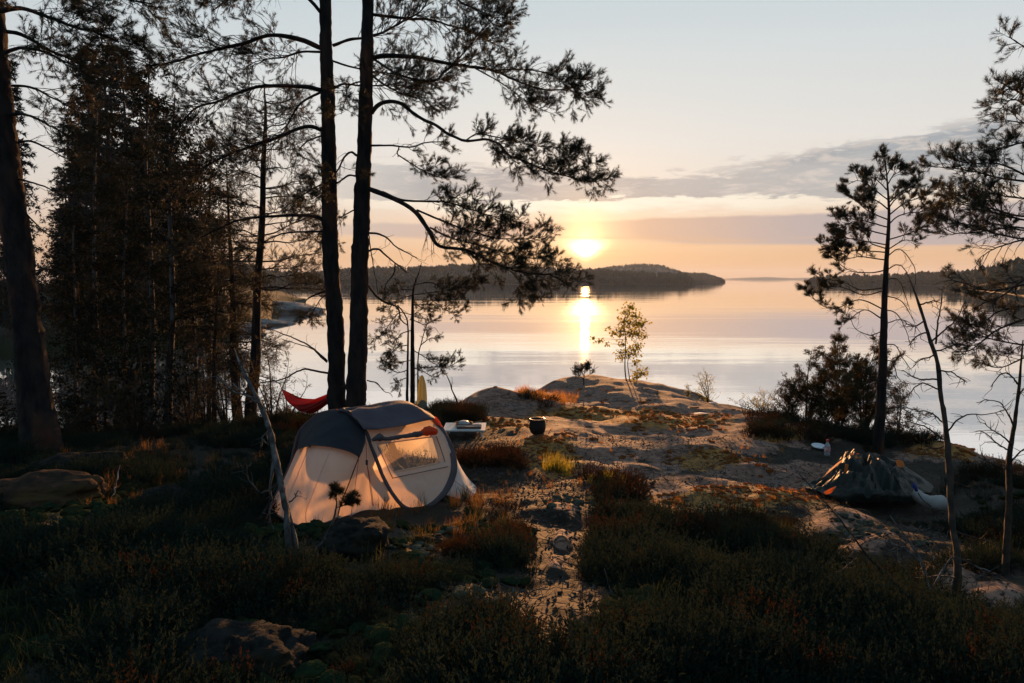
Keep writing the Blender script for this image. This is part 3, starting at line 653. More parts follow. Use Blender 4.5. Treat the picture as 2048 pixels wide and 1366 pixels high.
    lp = loft([L((335, 500, 7.22), (352, 372, 7.44), (470, 255, 7.52), (600, 195, 7.5), (700, 186, 7.45)), np.stack([catmull(np.array([b0[0], rear_top[0], roof[0, 16]]), 5)])[0]], 24, 10)
    part('shoulder_fly', lp.reshape(-1, 3), grid_faces(24, 10), M_FLYD, tent)
    V, F = tube(catmull(L((75, 1062, 7.0), (200, 815, 7.12), (275, 650, 7.22), (300, 540, 7.32), (352, 368, 7.46), (470, 250, 7.54), (560, 200, 7.53), (690, 178, 7.42)), 40), 0.015, 7); part('rear_pole', V, F, M_TRIM, tent)
    # right end: white fabric drawn out to a stake
    rf = loft([L((1560, 262, 7.92), (1650, 390, 7.83), (1728, 560, 7.66), (1746, 690, 7.52), (1722, 800, 7.42), (1650, 930, 7.28)),
               L((1600, 300, 8.3), (1690, 470, 8.1), (1790, 700, 7.85), (1850, 830, 7.75), (1885, 905, 7.60), (1845, 990, 7.38)),
               L((1500, 250, 9.0), (1700, 560, 8.7), (1850, 780, 8.3), (1925, 860, 8.05), (2010, 965, 7.80), (1985, 1005, 7.55))], 30, 20)
    part('right_end_wall', rf.reshape(-1, 3), grid_faces(30, 20), M_WHITEFAB, tent)
    rr2 = np.array([rf[i, -1] for i in range(30)]); back = loft([rw[-1][::2], catmull(rr2, 10)], 24, 8); part('rear_corner', back.reshape(-1, 3), grid_faces(24, 8), M_REAR, tent)
    # rolled-up window flap
    fl = catmull(L((995, 462, 7.14), (1060, 436, 7.19), (1130, 450, 7.24), (1290, 424, 7.38), (1430, 402, 7.52)) + nrm * 0.03, 26); rr = 0.026 * np.interp(np.linspace(0, 1, 26), [0, .15, .25, .6, 1], [0.55, 1.5, 0.75, 0.85, 1.25])
    V, F = tube(fl, rr, 9, rough=0.35, seed=3); part('rolled_flap', V, F, M_TRIM, tent)
    fe = catmull(L((1430, 402, 7.52), (1500, 372, 7.58), (1560, 388, 7.63), (1578, 392, 7.64)) + nrm * 0.03, 12); V, F = tube(fe, 0.026 * np.array([1.25, 1.4, 1.7, 1.9, 2.1, 2.1, 2.0, 2.0, 1.9, 1.6, 1.2, 0.3]), 9, rough=0.3, seed=9)
    tag(part('flap_end', V, F, M_RED, tent), 'orange end of the rolled window flap')
    tag(part('corner_patch', *solid(loft([L((1520, 262, 7.88), (1560, 250, 7.93), (1600, 300, 7.89)), L((1560, 320, 7.82), (1590, 330, 7.84), (1622, 345, 7.83))], 8, 6) + nrm * 0.03, 0.003), M_RED, tent), 'orange red corner patch under the fly')
    # guy line and loops
    g = catmull(L((942, 452, 7.06), (948, 560, 6.98), (952, 650, 6.92), (975, 820, 6.82), (1003, 1030, 6.74)), 24); V, F = tube(g, 0.0035, 5); part('guy_line', V, F, M_CORD, tent)
    g = catmull(L((952, 650, 6.92), (985, 830, 6.81), (1012, 1035, 6.73)), 16); V, F = tube(g, 0.003, 5); part('guy_line', V, F, M_CORD, tent)
    V, F = box(Z(951, 645, 6.91), (0.02, 0.02, 0.05)); part('line_runner', V, F, M_DARKCORD, tent, False)
    for (x, y, Y) in ((330, 530, 7.08), (445, 502, 6.92), (882, 592, 6.88)):
        V, F = tube(L((x, y - 12, Y), (x - 4, y + 14, Y - 0.01)), (0.018, 0.006), 5); part('tab', V, F, M_DARKCORD, tent)
    # inside: hanging strips of the far door seen through the mesh
    for pts, wd in ((((1170, 470, 7.95), (1200, 560, 7.9), (1275, 650, 7.85), (1320, 735, 7.8)), 0.05), (((1125, 480, 7.8), (1170, 580, 7.76), (1240, 700, 7.72)), 0.008)):
        P = catmull(L(*pts), 14); V, F = tube(P, wd * (0.55 + 0.45 * np.sin(np.linspace(0.6, 3.0, 14))), 6); part('door_tie', V, F, M_TRIM, tent)
    V, F = tube(catmull(L((1195, 730, 7.5), (1225, 690, 7.52), (1275, 725, 7.55)), 10), 0.03, 7, rough=0.3); part('storage_pocket', V, F, M_TRIM, tent)
    V, F = solid(loft([np.array([end[i, -1] for i in range(0, 96, 12)]) + (0, 0, 0.01), np.array([rw[i, -1] for i in np.linspace(0, 29, 8).astype(int)])], 16, 10), 0.01); part('groundsheet', V, F, M_BEIGE, tent)
build_tent()

# ------------------------------------------------------------------ hammock
def build_hammock():
    a = at(563, 778, 12.2); b_ = at(676, 778, 11.3)
    M = fabric('hammock_red_fabric', (0.30, 0.016, 0.014), (0.42, 0.03, 0.02), 0.35, (0.8, 0.10, 0.05), bump=1.0)
    h = thing('hammock', 'red fabric hammock slung from the twin pines', 'hammock', gp(620, 11.8))
    s = np.linspace(0, 1, 40); rows = []
    low = np.array([at(px, py, Y) for px, py, Y in ((563, 780, 12.2), (585, 806, 12.0), (620, 826, 11.8), (650, 812, 11.5), (676, 786, 11.3))]); hi = np.array([at(px, py, Y) for px, py, Y in ((563, 777, 12.2), (580, 791, 11.98), (610, 802, 11.75), (645, 792, 11.45), (676, 777, 11.28))])
    hb = np.array([at(px, py, Y) for px, py, Y in ((563, 777, 12.22), (585, 788, 12.3), (606, 797, 12.2), (645, 796, 11.8), (676, 779, 11.32))])
    mid = (low + hi) / 2 + np.array([(0, -0.01, 0), (0, -0.14, -0.02), (0, -0.2, -0.03), (0, -0.14, -0.02), (0, -0.01, 0)]); midb = (low + hb) / 2 + np.array([(0, 0, 0), (0, 0.06, -0.02), (0, 0.1, -0.02), (0, 0.06, -0.02), (0, 0, 0)])
    G = loft([hi, mid, low, midb, hb], 40, 44); t = np.linspace(0, 1, 44)[None]
    G[..., 1] += 0.035 * np.sin(t * 44 + 4 * s[:, None] + 2 * vnoise(t * 6 + 0 * s[:, None], s[:, None] * 3 + 0 * t, 5)) * np.sin(math.pi * s)[:, None]
    V, F = solid(G, 0.003); part('sling', V, F, M, h)
    V, F = tube(catmull(np.array([hi[0], at(556, 765, 12.3), at(520, 752, 12.7)]), 8), 0.008, 5); part('cord', V, F, M_DARKCORD, h)
    V, F = tube(catmull(np.array([hi[-1], at(700, 766, 11.1), at(712, 762, 11.0)]), 8), 0.008, 5); part('cord', V, F, M_DARKCORD, h)
build_hammock()

# ------------------------------------------------------------------ yellow towel hung behind the small pine
def build_towel():
    M = fabric('yellow_towel_cloth', (0.42, 0.39, 0.20), (0.48, 0.45, 0.25), 0.4, (0.70, 0.66, 0.36)); MBl = fabric('towel_blue_print', (0.06, 0.10, 0.14), (0.10, 0.14, 0.17), 0.3, (0.3, 0.4, 0.4))
    t = thing('towel', 'yellow towel with dark blue hem hanging beside the small multi-stem pine', 'towel', gp(845, 13.6))
    Y = 13.7
    G = loft([np.array([at(839, 754, Y), at(845, 750, Y), at(848, 757, Y)]), np.array([at(836, 770, Y), at(845, 770, Y - .06), at(852, 772, Y)]), np.array([at(834, 795, Y), at(844, 793, Y - .08), at(854, 795, Y)]), np.array([at(833, 812, Y), at(844, 800, Y - .07), at(854, 806, Y)])], 14, 20)
    G[..., 1] += 0.03 * np.sin(np.linspace(0, 9, 14))[:, None]
    V, F = solid(G, 0.006); part('cloth', V, F, M, t)
    H = loft([G[:, -1] + (0, 0.002, 0.0), np.array([at(836, 822, Y), at(846, 815, Y - .06), at(853, 822, Y)])], 14, 6); V, F = solid(H, 0.006); part('hem', V, F, MBl, t)
    V, F = tube(catmull(np.array([at(839, 754, Y), at(834, 748, Y), at(829, 752, Y)]), 6), 0.006, 5); part('cord', V, F, M_DARKCORD, t)
build_towel()

# ------------------------------------------------------------------ camp things
M_IRON = mat_noise('soot_black_iron', (0.006, 0.005, 0.005), (0.014, 0.012, 0.011), 14, 0.65, 0.25, 0.3)
M_WHITEP = mat_noise('white_painted_board', (0.55, 0.53, 0.50), (0.66, 0.64, 0.60), 12, 0.6, 0.3, 0.1)
def build_camp():
    p = on_ground(1075, 868); k = p
    pot = thing('cooking_pot', 'black cast-iron cooking pot standing on the rock', 'pot', p); s = 0.142 * p[1] / 11.5
    prof = [(0.0, 0.02), (0.62, 0.03), (0.85, 0.25), (0.98, 0.7), (1.0, 1.1), (0.93, 1.5), (0.84, 1.72), (0.96, 1.82), (0.97, 1.88), (0.88, 1.90), (0.80, 1.74), (0.88, 1.4), (0.92, 0.9), (0.78, 0.3), (0.0, 0.15)]
    V, F = lathe(np.array(prof) * s, 32, p); part('body', V, F, M_IRON, pot)
    V, F = tube(p + s * np.stack([0.93 * np.cos(np.linspace(0, 2 * math.pi, 33)), 0.93 * np.sin(np.linspace(0, 2 * math.pi, 33)), np.full(33, 1.86)], 1), 0.05 * s, 6); part('rim', V, F, mat_noise('worn_iron_rim', (0.08, 0.07, 0.065), (0.16, 0.14, 0.13), 20, 0.35, 0.6), pot)
    for a in (0.15, math.pi + 0.15):
        q = np.array((math.cos(a), math.sin(a), 0)); V, F = tube(catmull(np.array([p + s * (q * 0.9 + (0, 0, 1.72)), p + s * (q * 1.17 + (0, 0, 1.66)), p + s * (q * 1.15 + (0, 0, 1.45)), p + s * (q * 0.95 + (0, 0, 1.4))]), 10), 0.045 * s, 6); part('handle', V, F, M_IRON, pot)
    # white board with things lying on it
    p = on_ground(930, 872); sc = p[1] / 1365 * 1.0; b0 = p + (0, 0, 0.16)
    t = thing('camp_table', 'low white slatted board table beside the tent', 'table', p)
    w, dp = 84 * sc, 0.62
    for i in range(6):
        V, F = box(b0 + (0, (i - 2.5) * dp / 6, 0), (w, dp / 6 - 0.008, 0.02), 0.0); part('slat', V, F, M_WHITEP, t, False)
    for sx in (-1, 1):
        for sy in (-1, 1): V, F = box(b0 + (sx * w * 0.42, sy * dp * 0.4, -0.09), (0.03, 0.03, 0.16)); part('leg', V, F, M_WHITEP, t, False)
    z = b0 + (0.08, -0.13, 0.011)
    c = thing('cutting_board', 'brown rectangular tablet on the white camp table', 'board', z)
    g = np.array([[x, y, h] for h in (0, 0.035) for (x, y) in ((-0.2, -0.09), (0.2, -0.09), (0.21, -0.06), (0.21, 0.06), (0.2, 0.09), (-0.2, 0.09), (-0.21, 0.06), (-0.21, -0.06))]) + z
    bm_f = np.array([[i, (i + 1) % 8, (i + 1) % 8 + 8, i + 8] for i in range(8)]); V2 = np.vstack([g, z + (0, 0, 0), z + (0, 0, 0.035)])
    part('board', V2, [bm_f, np.array([[16, (i + 1) % 8, i] for i in range(8)] + [[17, i + 8, (i + 1) % 8 + 8] for i in range(8)])], mat_noise('brown_leather', (0.10, 0.055, 0.045), (0.15, 0.09, 0.075), 10, 0.5), c, False)
    V, F = tube(catmull(g[[8, 9, 10, 11, 12, 13, 14, 15, 8]] + (0, 0, 0.002), 33), 0.006, 5); part('edge_band', V, F, M_DARKCORD, c)
    z = b0 + (-0.03, 0.13, 0.012); c = thing('frying_pan', 'small dark pan with a metal lid on the white camp table', 'pan', z)
    V, F = lathe(np.array([(0, 0), (0.13, 0), (0.165, 0.03), (0.17, 0.034), (0.155, 0.03), (0.12, 0.012), (0, 0.012)]), 28, z); part('pan', V, F, M_IRON, c)
    V, F = lathe(np.array([(0.10, 0.012), (0.105, 0.03), (0.07, 0.065), (0.055, 0.07), (0, 0.072)]), 20, z); part('lid', V, F, mat_noise('dull_metal', (0.22, 0.22, 0.23), (0.32, 0.32, 0.32), 20, 0.35, 0.6), c)
    V, F = tube(catmull(np.array([z + (0.16, 0, 0.03), z + (0.26, 0.02, 0.05), z + (0.33, 0.03, 0.05)]), 8), 0.011, 6); part('handle', V, F, M_IRON, c)
    # bottle and enamel plate on the right
    p = on_ground(1654, 912); bo = thing('bottle', 'clear plastic bottle with red cap and red label beside the plate', 'bottle', p); s = 34 * p[1] / 1365
    Mb = mat('clear_plastic', (0.72, 0.72, 0.74), 0.12, 0.5); Mb.node_tree.nodes['Principled BSDF'].inputs['Transmission Weight'].default_value = 0.6
    V, F = lathe(np.array([(0, 0), (0.14, 0), (0.17, 0.03), (0.17, 0.2), (0.155, 0.25), (0.17, 0.3), (0.17, 0.58), (0.15, 0.68), (0.075, 0.8), (0.065, 0.86), (0.065, 0.9)]) * s, 24, p); part('body', V, F, Mb, bo)
    V, F = lathe(np.array([(0.174, 0.31), (0.174, 0.57)]) * s, 24, p); lb = part('label', V, F, mat_noise('red_white_label', (0.55, 0.04, 0.04), (0.62, 0.55, 0.52), 16, 0.5, c3=(0.5, 0.05, 0.05)), bo)
    V, F = lathe(np.array([(0, 1.0), (0.07, 1.0), (0.08, 0.98), (0.08, 0.89), (0.0, 0.89)]) * s, 20, p); part('cap', V, F, mat_noise('red_cap', (0.55, 0.03, 0.02), (0.45, 0.02, 0.02), 20, 0.4), bo)
    p = on_ground(1637, 900); r = 14.5 * p[1] / 1365; pl = thing('plate', 'white enamel plate lying on the dark ground left of the bottle', 'plate', p)
    V, F = lathe(np.array([(0, 0.02), (0.62, 0.02), (0.75, 0.10), (0.98, 0.32), (1.0, 0.35), (0.97, 0.37), (0.74, 0.16), (0.6, 0.08), (0, 0.08)]) * r, 32); tl = R(9); V = np.stack([V[:, 0], V[:, 1] * math.cos(tl) - V[:, 2] * math.sin(tl), V[:, 1] * math.sin(tl) + V[:, 2] * math.cos(tl)], 1) + p + (0, 0, 0.035)
    part('dish', V, F, mat_noise('white_enamel', (0.55, 0.56, 0.58), (0.6, 0.61, 0.63), 8, 0.25, 0.5), pl)
    V, F = tube(catmull(p + np.array([(0.03, -0.09, 0.06), (0.09, -0.13, 0.08), (0.15, -0.18, 0.06)]), 8), 0.008, 6); part('spoon_handle', V, F, M_DARKCORD, pl)
    for px, py, s_, lab in ((1402, 829, 0.16, 'small pale wood chip lying on the bare rock'), (1423, 808, 0.10, 'tiny white paper scrap below the low bush')):
        p = on_ground(px, py); V, F = solid(loft([p + np.array([(-s_, 0.03, 0.02), (0, 0.05, 0.03), (s_, 0.02, 0.015)]), p + np.array([(-s_ * .9, -0.05, 0.02), (0, -0.06, 0.035), (s_ * .8, -0.04, 0.02)])], 8, 5), 0.012)
        o = link('wood_chip', mesh_from('wood_chip', V - p, F, [M_WHITEP], True), None, p); tag(o, lab, 'chip')
build_camp()

# ------------------------------------------------------------------ tarpaulin heap on the right
def build_tarp():
    M = fabric('green_tarpaulin', (0.008, 0.014, 0.012), (0.016, 0.024, 0.021), 0.05, (0.05, 0.08, 0.06), bump=0.7); M.node_tree.nodes['Principled BSDF'].inputs['Roughness'].default_value = 0.6; M.node_tree.nodes['Principled BSDF'].inputs['Specular IOR Level'].default_value = 0.3
    MO = fabric('orange_tarp_fabric', (0.55, 0.16, 0.03), (0.62, 0.22, 0.05), 0.5, (1.0, 0.42, 0.10))
    p = gp(1740, 9.0); t = thing('tarpaulin', 'dark green tarpaulin heaped over camping gear with orange corners', 'tarpaulin', p)
    rows = [[(1600, 968, 9.1), (1640, 955, 9.5), (1690, 915, 9.9), (1730, 918, 10.0), (1775, 915, 10.0), (1830, 945, 9.9), (1868, 972, 9.6)],
            [(1608, 974, 8.9), (1650, 953, 9.1), (1700, 908, 9.3), (1720, 922, 9.3), (1752, 913, 9.35), (1812, 948, 9.3), (1862, 985, 9.2)],
            [(1622, 978, 8.75), (1660, 962, 8.75), (1692, 940, 8.85), (1735, 915, 8.95), (1762, 930, 8.9), (1808, 955, 8.9), (1850, 985, 8.95)],
            [(1642, 985, 8.6), (1672, 972, 8.6), (1700, 958, 8.55), (1732, 945, 8.6), (1770, 958, 8.6), (1805, 968, 8.65), (1840, 992, 8.75)],
            [(1655, 990, 8.5), (1690, 990, 8.45), (1715, 985, 8.35), (1745, 985, 8.35), (1780, 985, 8.4), (1810, 988, 8.45), (1834, 1002, 8.6)],
            [(1660, 995, 8.52), (1690, 1002, 8.45), (1715, 1003, 8.4), (1748, 1003, 8.4), (1782, 1002, 8.42), (1808, 1005, 8.48), (1830, 1010, 8.6)]]
    G = loft([np.array([at(*q) for q in r]) for r in rows], 80, 64)
    u = np.linspace(0, 1, 80)[:, None] + 0 * G[..., 0]; v = np.linspace(0, 1, 64)[None] + 0 * G[..., 0]
    fold = 1 - np.abs(vnoise(u * 7 + v * 3, v * 5 - u * 2, 0, 77) + 0.55 * vnoise(u * 15 - v * 6, v * 11 + u * 5, 0, 78) + 0.25 * vnoise(u * 31 + v * 9, v * 23, 0, 79)) * 1.6
    G[..., 2] += 0.20 * (fold - 0.55) * np.sin(math.pi * u) * np.sin(math.pi * np.clip(v, 0.03, 0.97)); G[..., 0] += 0.03 * fbm(u * 9, v * 9, 1, 2, 5) * np.sin(math.pi * v)
    V, F = solid(G, 0.004); part('sheet', V, F, M, t, False)
    def flap(pts, off=0.03):
        H = loft([np.array([at(*q) for q in r]) for r in pts], 12, 8); H[..., 1] -= off; V, F = solid(H, 0.004); tag(part('orange_corner', V, F, MO, t), 'orange corner of the sheet lit from behind')
    flap([[(1634, 955, 9.08), (1662, 932, 9.15), (1694, 905, 9.25)], [(1640, 950, 9.3), (1668, 922, 9.4), (1700, 902, 9.4)]], 0.10)
    flap([[(1694, 905, 9.2), (1705, 903, 9.2), (1716, 905, 9.2)], [(1698, 914, 9.1), (1706, 913, 9.1), (1714, 912, 9.1)]], 0.10)
    flap([[(1643, 982, 8.5), (1655, 975, 8.5), (1668, 970, 8.52)], [(1646, 986, 8.45), (1656, 984, 8.45), (1664, 976, 8.45)]], 0.06)
    flap([[(1753, 903, 9.9), (1760, 902, 9.9), (1768, 906, 9.9)], [(1756, 914, 9.8), (1764, 916, 9.8), (1770, 912, 9.8)]], 0.5)
    flap([[(1683, 924, 9.0), (1687, 924, 9.0), (1690, 926, 9.0)], [(1681, 940, 8.95), (1685, 942, 8.95), (1688, 938, 8.95)]], 0.10)
    MW = fabric('white_sack_cloth', (0.30, 0.29, 0.28), (0.38, 0.36, 0.34), 0.15, (0.7, 0.6, 0.5))
    q = gp(1860, 8.5); w = thing('sack', 'pale grey rolled sack lying at the right end of the tarpaulin', 'sack', q)
    P = catmull(np.array([at(1831, 978, 8.55), at(1838, 992, 8.5), at(1856, 1003, 8.45), at(1876, 1006, 8.45), at(1889, 1004, 8.5)]), 22); rr = np.interp(np.linspace(0, 1, 22), [0, .1, .35, .6, .85, 1], [0.02, .055, .075, .09, .10, .03]); V, F = tube(P, rr, 14, rough=0.07, seed=4); part('body', V, F, MW, w)
    P = catmull(np.array([at(1836, 986, 8.42), at(1846, 1000, 8.37), at(1862, 1012, 8.36)]), 10); V, F = tube(P, 0.007, 5); part('strap', V, F, M_DARKCORD, w)
    q = at(1833, 974, 8.5); b_ = thing('blue_bag', 'small blue plastic bag tucked against the tarpaulin', 'bag', q)
    V, F = tube(catmull(np.array([at(1826, 966, 8.55), at(1831, 975, 8.5), at(1834, 985, 8.5)]), 10), [0.006, .014, .02, .023, .024, .022, .02, .018, .014, .005], 8, rough=0.45); part('bag', V, F, fabric('blue_plastic', (0.010, 0.025, 0.14), (0.015, 0.04, 0.20), 0.1, (0.05, 0.1, 0.4)), b_)
build_tarp()

# ------------------------------------------------------------------ boulders
M_BOULDER = mat_noise('lichen_boulder', (0.007, 0.008, 0.008), (0.018, 0.019, 0.019), 9, 0.95, 0.05, 1.0, 26, c3=(0.014, 0.013, 0.007))
M_MOSSROCK = mat_noise('moss_topped_boulder', (0.022, 0.016, 0.012), (0.060, 0.034, 0.022), 6, 0.95, 0.05, 1.0, 26, c3=(0.05, 0.032, 0.012))
def boulder(px, py, Y, sx, sy, sz, label, m, seed, sink=0.35, rz=0.0):
    p = gp(px, Y); me = bmesh.new(); bmesh.ops.create_icosphere(me, subdivisions=5, radius=1.0)
    V = np.array([v.co for v in me.verts]); F = np.array([[v.index for v in f.verts] for f in me.faces]); me.free()
    V = np.sign(V) * np.abs(V) ** 0.78; d = 1 + 0.22 * fbm(V[:, 0] * 1.2 + seed, V[:, 1] * 1.2, V[:, 2] * 1.2, 4, seed) + 0.05 * fbm(V[:, 0] * 5, V[:, 1] * 5, V[:, 2] * 5, 3, seed + 3)
    V = V * d[:, None] * (sx, sy, sz); ca, sa = math.cos(rz), math.sin(rz); V = np.stack([V[:, 0] * ca - V[:, 1] * sa, V[:, 0] * sa + V[:, 1] * ca, V[:, 2]], 1)
    o = link('boulder', mesh_from('boulder', V, F, [m], True), None, p + (0, 0, sz * (1 - 2 * sink))); tag(o, label, 'boulder'); return o
boulder(70, 1030, 6.5, 0.62, 0.32, 0.20, 'flat moss-covered rock slab at the left edge below the big pine', M_MOSSROCK, 3, 0.35)
boulder(335, 1010, 6.6, 0.22, 0.2, 0.14, 'small cracked rock half sunk in heather left of the tent', M_BOULDER, 5)
boulder(715, 1115, 4.9, 0.22, 0.24, 0.16, 'grey rounded boulder in the heather in front of the tent', M_BOULDER, 7)
boulder(500, 1325, 3.0, 0.27, 0.22, 0.13, 'moss-topped boulder at the bottom edge of the picture', M_BOULDER, 9, 0.5)
boulder(860, 895 + 200, 5.4, 0.12, 0.1, 0.05, 'low stone in the heather between tent and path', M_BOULDER, 11)
boulder(150, 960, 8.0, 0.5, 0.35, 0.2, 'dark lichen rock hump behind the mossy slab', M_BOULDER, 13, 0.4)
# ------------------------------------------------------------------ trees
M_BARK = mat_noise('pine_bark', (0.010, 0.010, 0.011), (0.028, 0.022, 0.020), 9, 0.9, 0.1, 1.0, 16, c3=(0.075, 0.034, 0.022), stretch=(1, 1, 0.28))
M_TWIG = mat_noise('dark_twig_bark', (0.022, 0.018, 0.015), (0.05, 0.038, 0.03), 14, 0.9, 0.15)
M_DEAD = mat_noise('lichen_dead_wood', (0.035, 0.034, 0.033), (0.10, 0.10, 0.10), 22, 0.9, 0.1, 1.0, 60, c3=(0.20, 0.20, 0.20), stretch=(1, 1, 0.35))
M_BIRCH = mat_noise('birch_bark', (0.02, 0.018, 0.017), (0.11, 0.10, 0.095), 7, 0.8, 0.1, 0.6, 20, c3=(0.018, 0.016, 0.015), stretch=(1, 1, 0.5))
M_NEEDLE = mat_noise('pine_needles', (0.010, 0.018, 0.011), (0.020, 0.030, 0.016), 3, 0.6, 0.25, trans=0.25, tcol=(0.05, 0.04, 0.014))
M_SPRUCE = mat_noise('spruce_needles', (0.003, 0.008, 0.008), (0.007, 0.013, 0.011), 1.2, 0.7, 0.2, trans=0.1, tcol=(0.010, 0.014, 0.010))
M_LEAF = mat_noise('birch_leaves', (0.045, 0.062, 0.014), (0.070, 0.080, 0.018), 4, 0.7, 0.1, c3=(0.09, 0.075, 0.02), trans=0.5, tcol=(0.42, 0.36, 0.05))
M_LEAFDARK = mat_noise('shade_tinted_leaves', (0.006, 0.013, 0.010), (0.013, 0.019, 0.011), 3, 0.9, 0.0, c3=(0.022, 0.018, 0.010), trans=0.15, tcol=(0.024, 0.024, 0.012))  # dark copy of the leaf material, shade of the left wood put into its colour
M_JUN = mat_noise('juniper_needles', (0.014, 0.026, 0.014), (0.028, 0.036, 0.017), 4, 0.8, 0.05, c3=(0.040, 0.032, 0.014), trans=0.28, tcol=(0.11, 0.075, 0.022))
def unit(v): return v / max(np.linalg.norm(v), 1e-9)
def needles(sh, n, ln, wd, spread=0.75, seed=0):
    """sh: list of (pos, dir, length); every needle is one slim triangle"""
    r = np.random.default_rng(seed)
    P = np.array([s[0] for s in sh]); D = np.array([unit(s[1]) for s in sh]); L = np.array([s[2] for s in sh]); m = len(P)
    ref = np.where(np.abs(D[:, 2:3]) > 0.85, np.array([[1.0, 0, 0]]), np.array([[0, 0, 1.0]])); N = np.cross(D, ref); N /= np.linalg.norm(N, axis=1, keepdims=True); B = np.cross(N, D)
    t = r.random((m, n)) ** 0.8; az = r.random((m, n)) * 6.283; sp = spread * r.uniform(0.55, 1.25, (m, n)); l = ln * r.uniform(0.7, 1.2, (m, n))
    O = P[:, None] + D[:, None] * (t * L[:, None])[..., None]
    rad = np.cos(az)[..., None] * N[:, None] + np.sin(az)[..., None] * B[:, None]
    dirn = D[:, None] * np.cos(sp)[..., None] + rad * np.sin(sp)[..., None]; tip = O + dirn * l[..., None]
    sd = np.cross(dirn, r.normal(size=(m, n, 3))); sd /= np.maximum(np.linalg.norm(sd, axis=2, keepdims=True), 1e-6); sd *= wd / 2
    V = np.stack([O - sd, O + sd, tip], 2).reshape(-1, 3); F = np.arange(len(V)).reshape(-1, 3); return V, F
def leaves(P, size, seed=0, droop=0.3, aspect=0.62):
    """one kite-shaped leaf at every point"""
    r = np.random.default_rng(seed); P = np.asarray(P); m = len(P)
    a = r.normal(size=(m, 3)); a[:, 2] -= droop; a /= np.linalg.norm(a, axis=1, keepdims=True); b = np.cross(a, r.normal(size=(m, 3))); b /= np.linalg.norm(b, axis=1, keepdims=True)
    s = size * r.uniform(0.65, 1.25, (m, 1)); c = np.cross(a, b)
    V = np.stack([P, P + a * s * 0.45 + b * s * aspect / 2, P + a * s + c * s * 0.1, P + a * s * 0.45 - b * s * aspect / 2], 1).reshape(-1, 3)
    return V, np.arange(len(V)).reshape(-1, 4)
def sprays(P, rad, r, dens=9.0, lmax=0.6, s0=0.25, up=0.25, ter=5, shoot=0.11, bare=0.25, fan=0.9, droop=0.0, depth=1.0):
    """side twigs along the limb P -> (segments, shoots)"""
    seg = []; sh = []; L = np.linalg.norm(np.diff(P, axis=0), axis=1).sum(); n = max(3, int(L * dens * 1.75)); T = np.gradient(P, axis=0)
    for k in range(n):
        s = s0 + (1 - s0) * ((k + r.random()) / n); i = min(len(P) - 2, int(s * (len(P) - 1))); f = s * (len(P) - 1) - i
        p = P[i] * (1 - f) + P[i + 1] * f; t = unit(T[i]); side = unit(np.cross(t, (0, 0, 1.0)) + 1e-6); vv = unit(np.cross(side, t))
        az = r.choice((0, math.pi)) + r.normal() * 0.75; sd = side * math.cos(az) * depth + vv * math.sin(az)
        a = fan * r.uniform(0.6, 1.2); d = unit(t * math.cos(a) + unit(sd) * math.sin(a) + np.array((0, 0, up * r.uniform(0, 1.3))))
        prof = math.sin(math.pi * min(1, 0.18 + 0.72 * s)) ; l = lmax * (0.35 + 0.65 * prof) * r.uniform(0.6, 1.15)
        dead = s < s0 + (1 - s0) * bare and r.random() < 0.75
        q = p; m = 4; pts = [p]; dd = d
        for j in range(m):
            dd = unit(dd + np.array((0, 0, (0.16 * up - droop) - (0.25 if dead else 0))) + r.normal(size=3) * 0.16); q = q + dd * l / m; pts.append(q)
        r0 = 0.0045 + 0.004 * l
        for j in range(m): seg.append((pts[j], pts[j + 1], r0 * (1 - 0.2 * j), r0 * (0.8 - 0.2 * j)))
        if dead:
            for j in range(2):
                e = unit(dd + r.normal(size=3) * 0.7 - np.array((0, 0, .3))); o = pts[r.integers(1, 4)]; seg.append((o, o + e * l * r.uniform(.2, .5), 0.0028, 0.0012))
            continue
        for j in range(max(2, int(1.35 * ter * l / lmax + 0.5) + 1)):
            u = r.uniform(0.3, 1.0); i2 = min(m - 1, int(u * m)); o = pts[i2] + (pts[i2 + 1] - pts[i2]) * (u * m - i2)
            e = unit(unit(pts[i2 + 1] - pts[i2]) * 0.9 + r.normal(size=3) * 0.55 + np.array((0, 0, up * 0.8))); tl = l * r.uniform(0.14, 0.34)
            seg.append((o, o + e * tl, 0.0032, 0.0018)); sh.append((o + e * tl * 0.55, e, shoot * r.uniform(0.7, 1.2)))
            if r.random() < 0.6: e2 = unit(e + r.normal(size=3) * 0.5 + np.array((0, 0, .2))); sh.append((o + e * tl * 0.5, e2, shoot * r.uniform(0.6, 1.0)))
        sh.append((pts[-2], unit(pts[-1] - pts[-2]), shoot * 1.3))
    return seg, sh
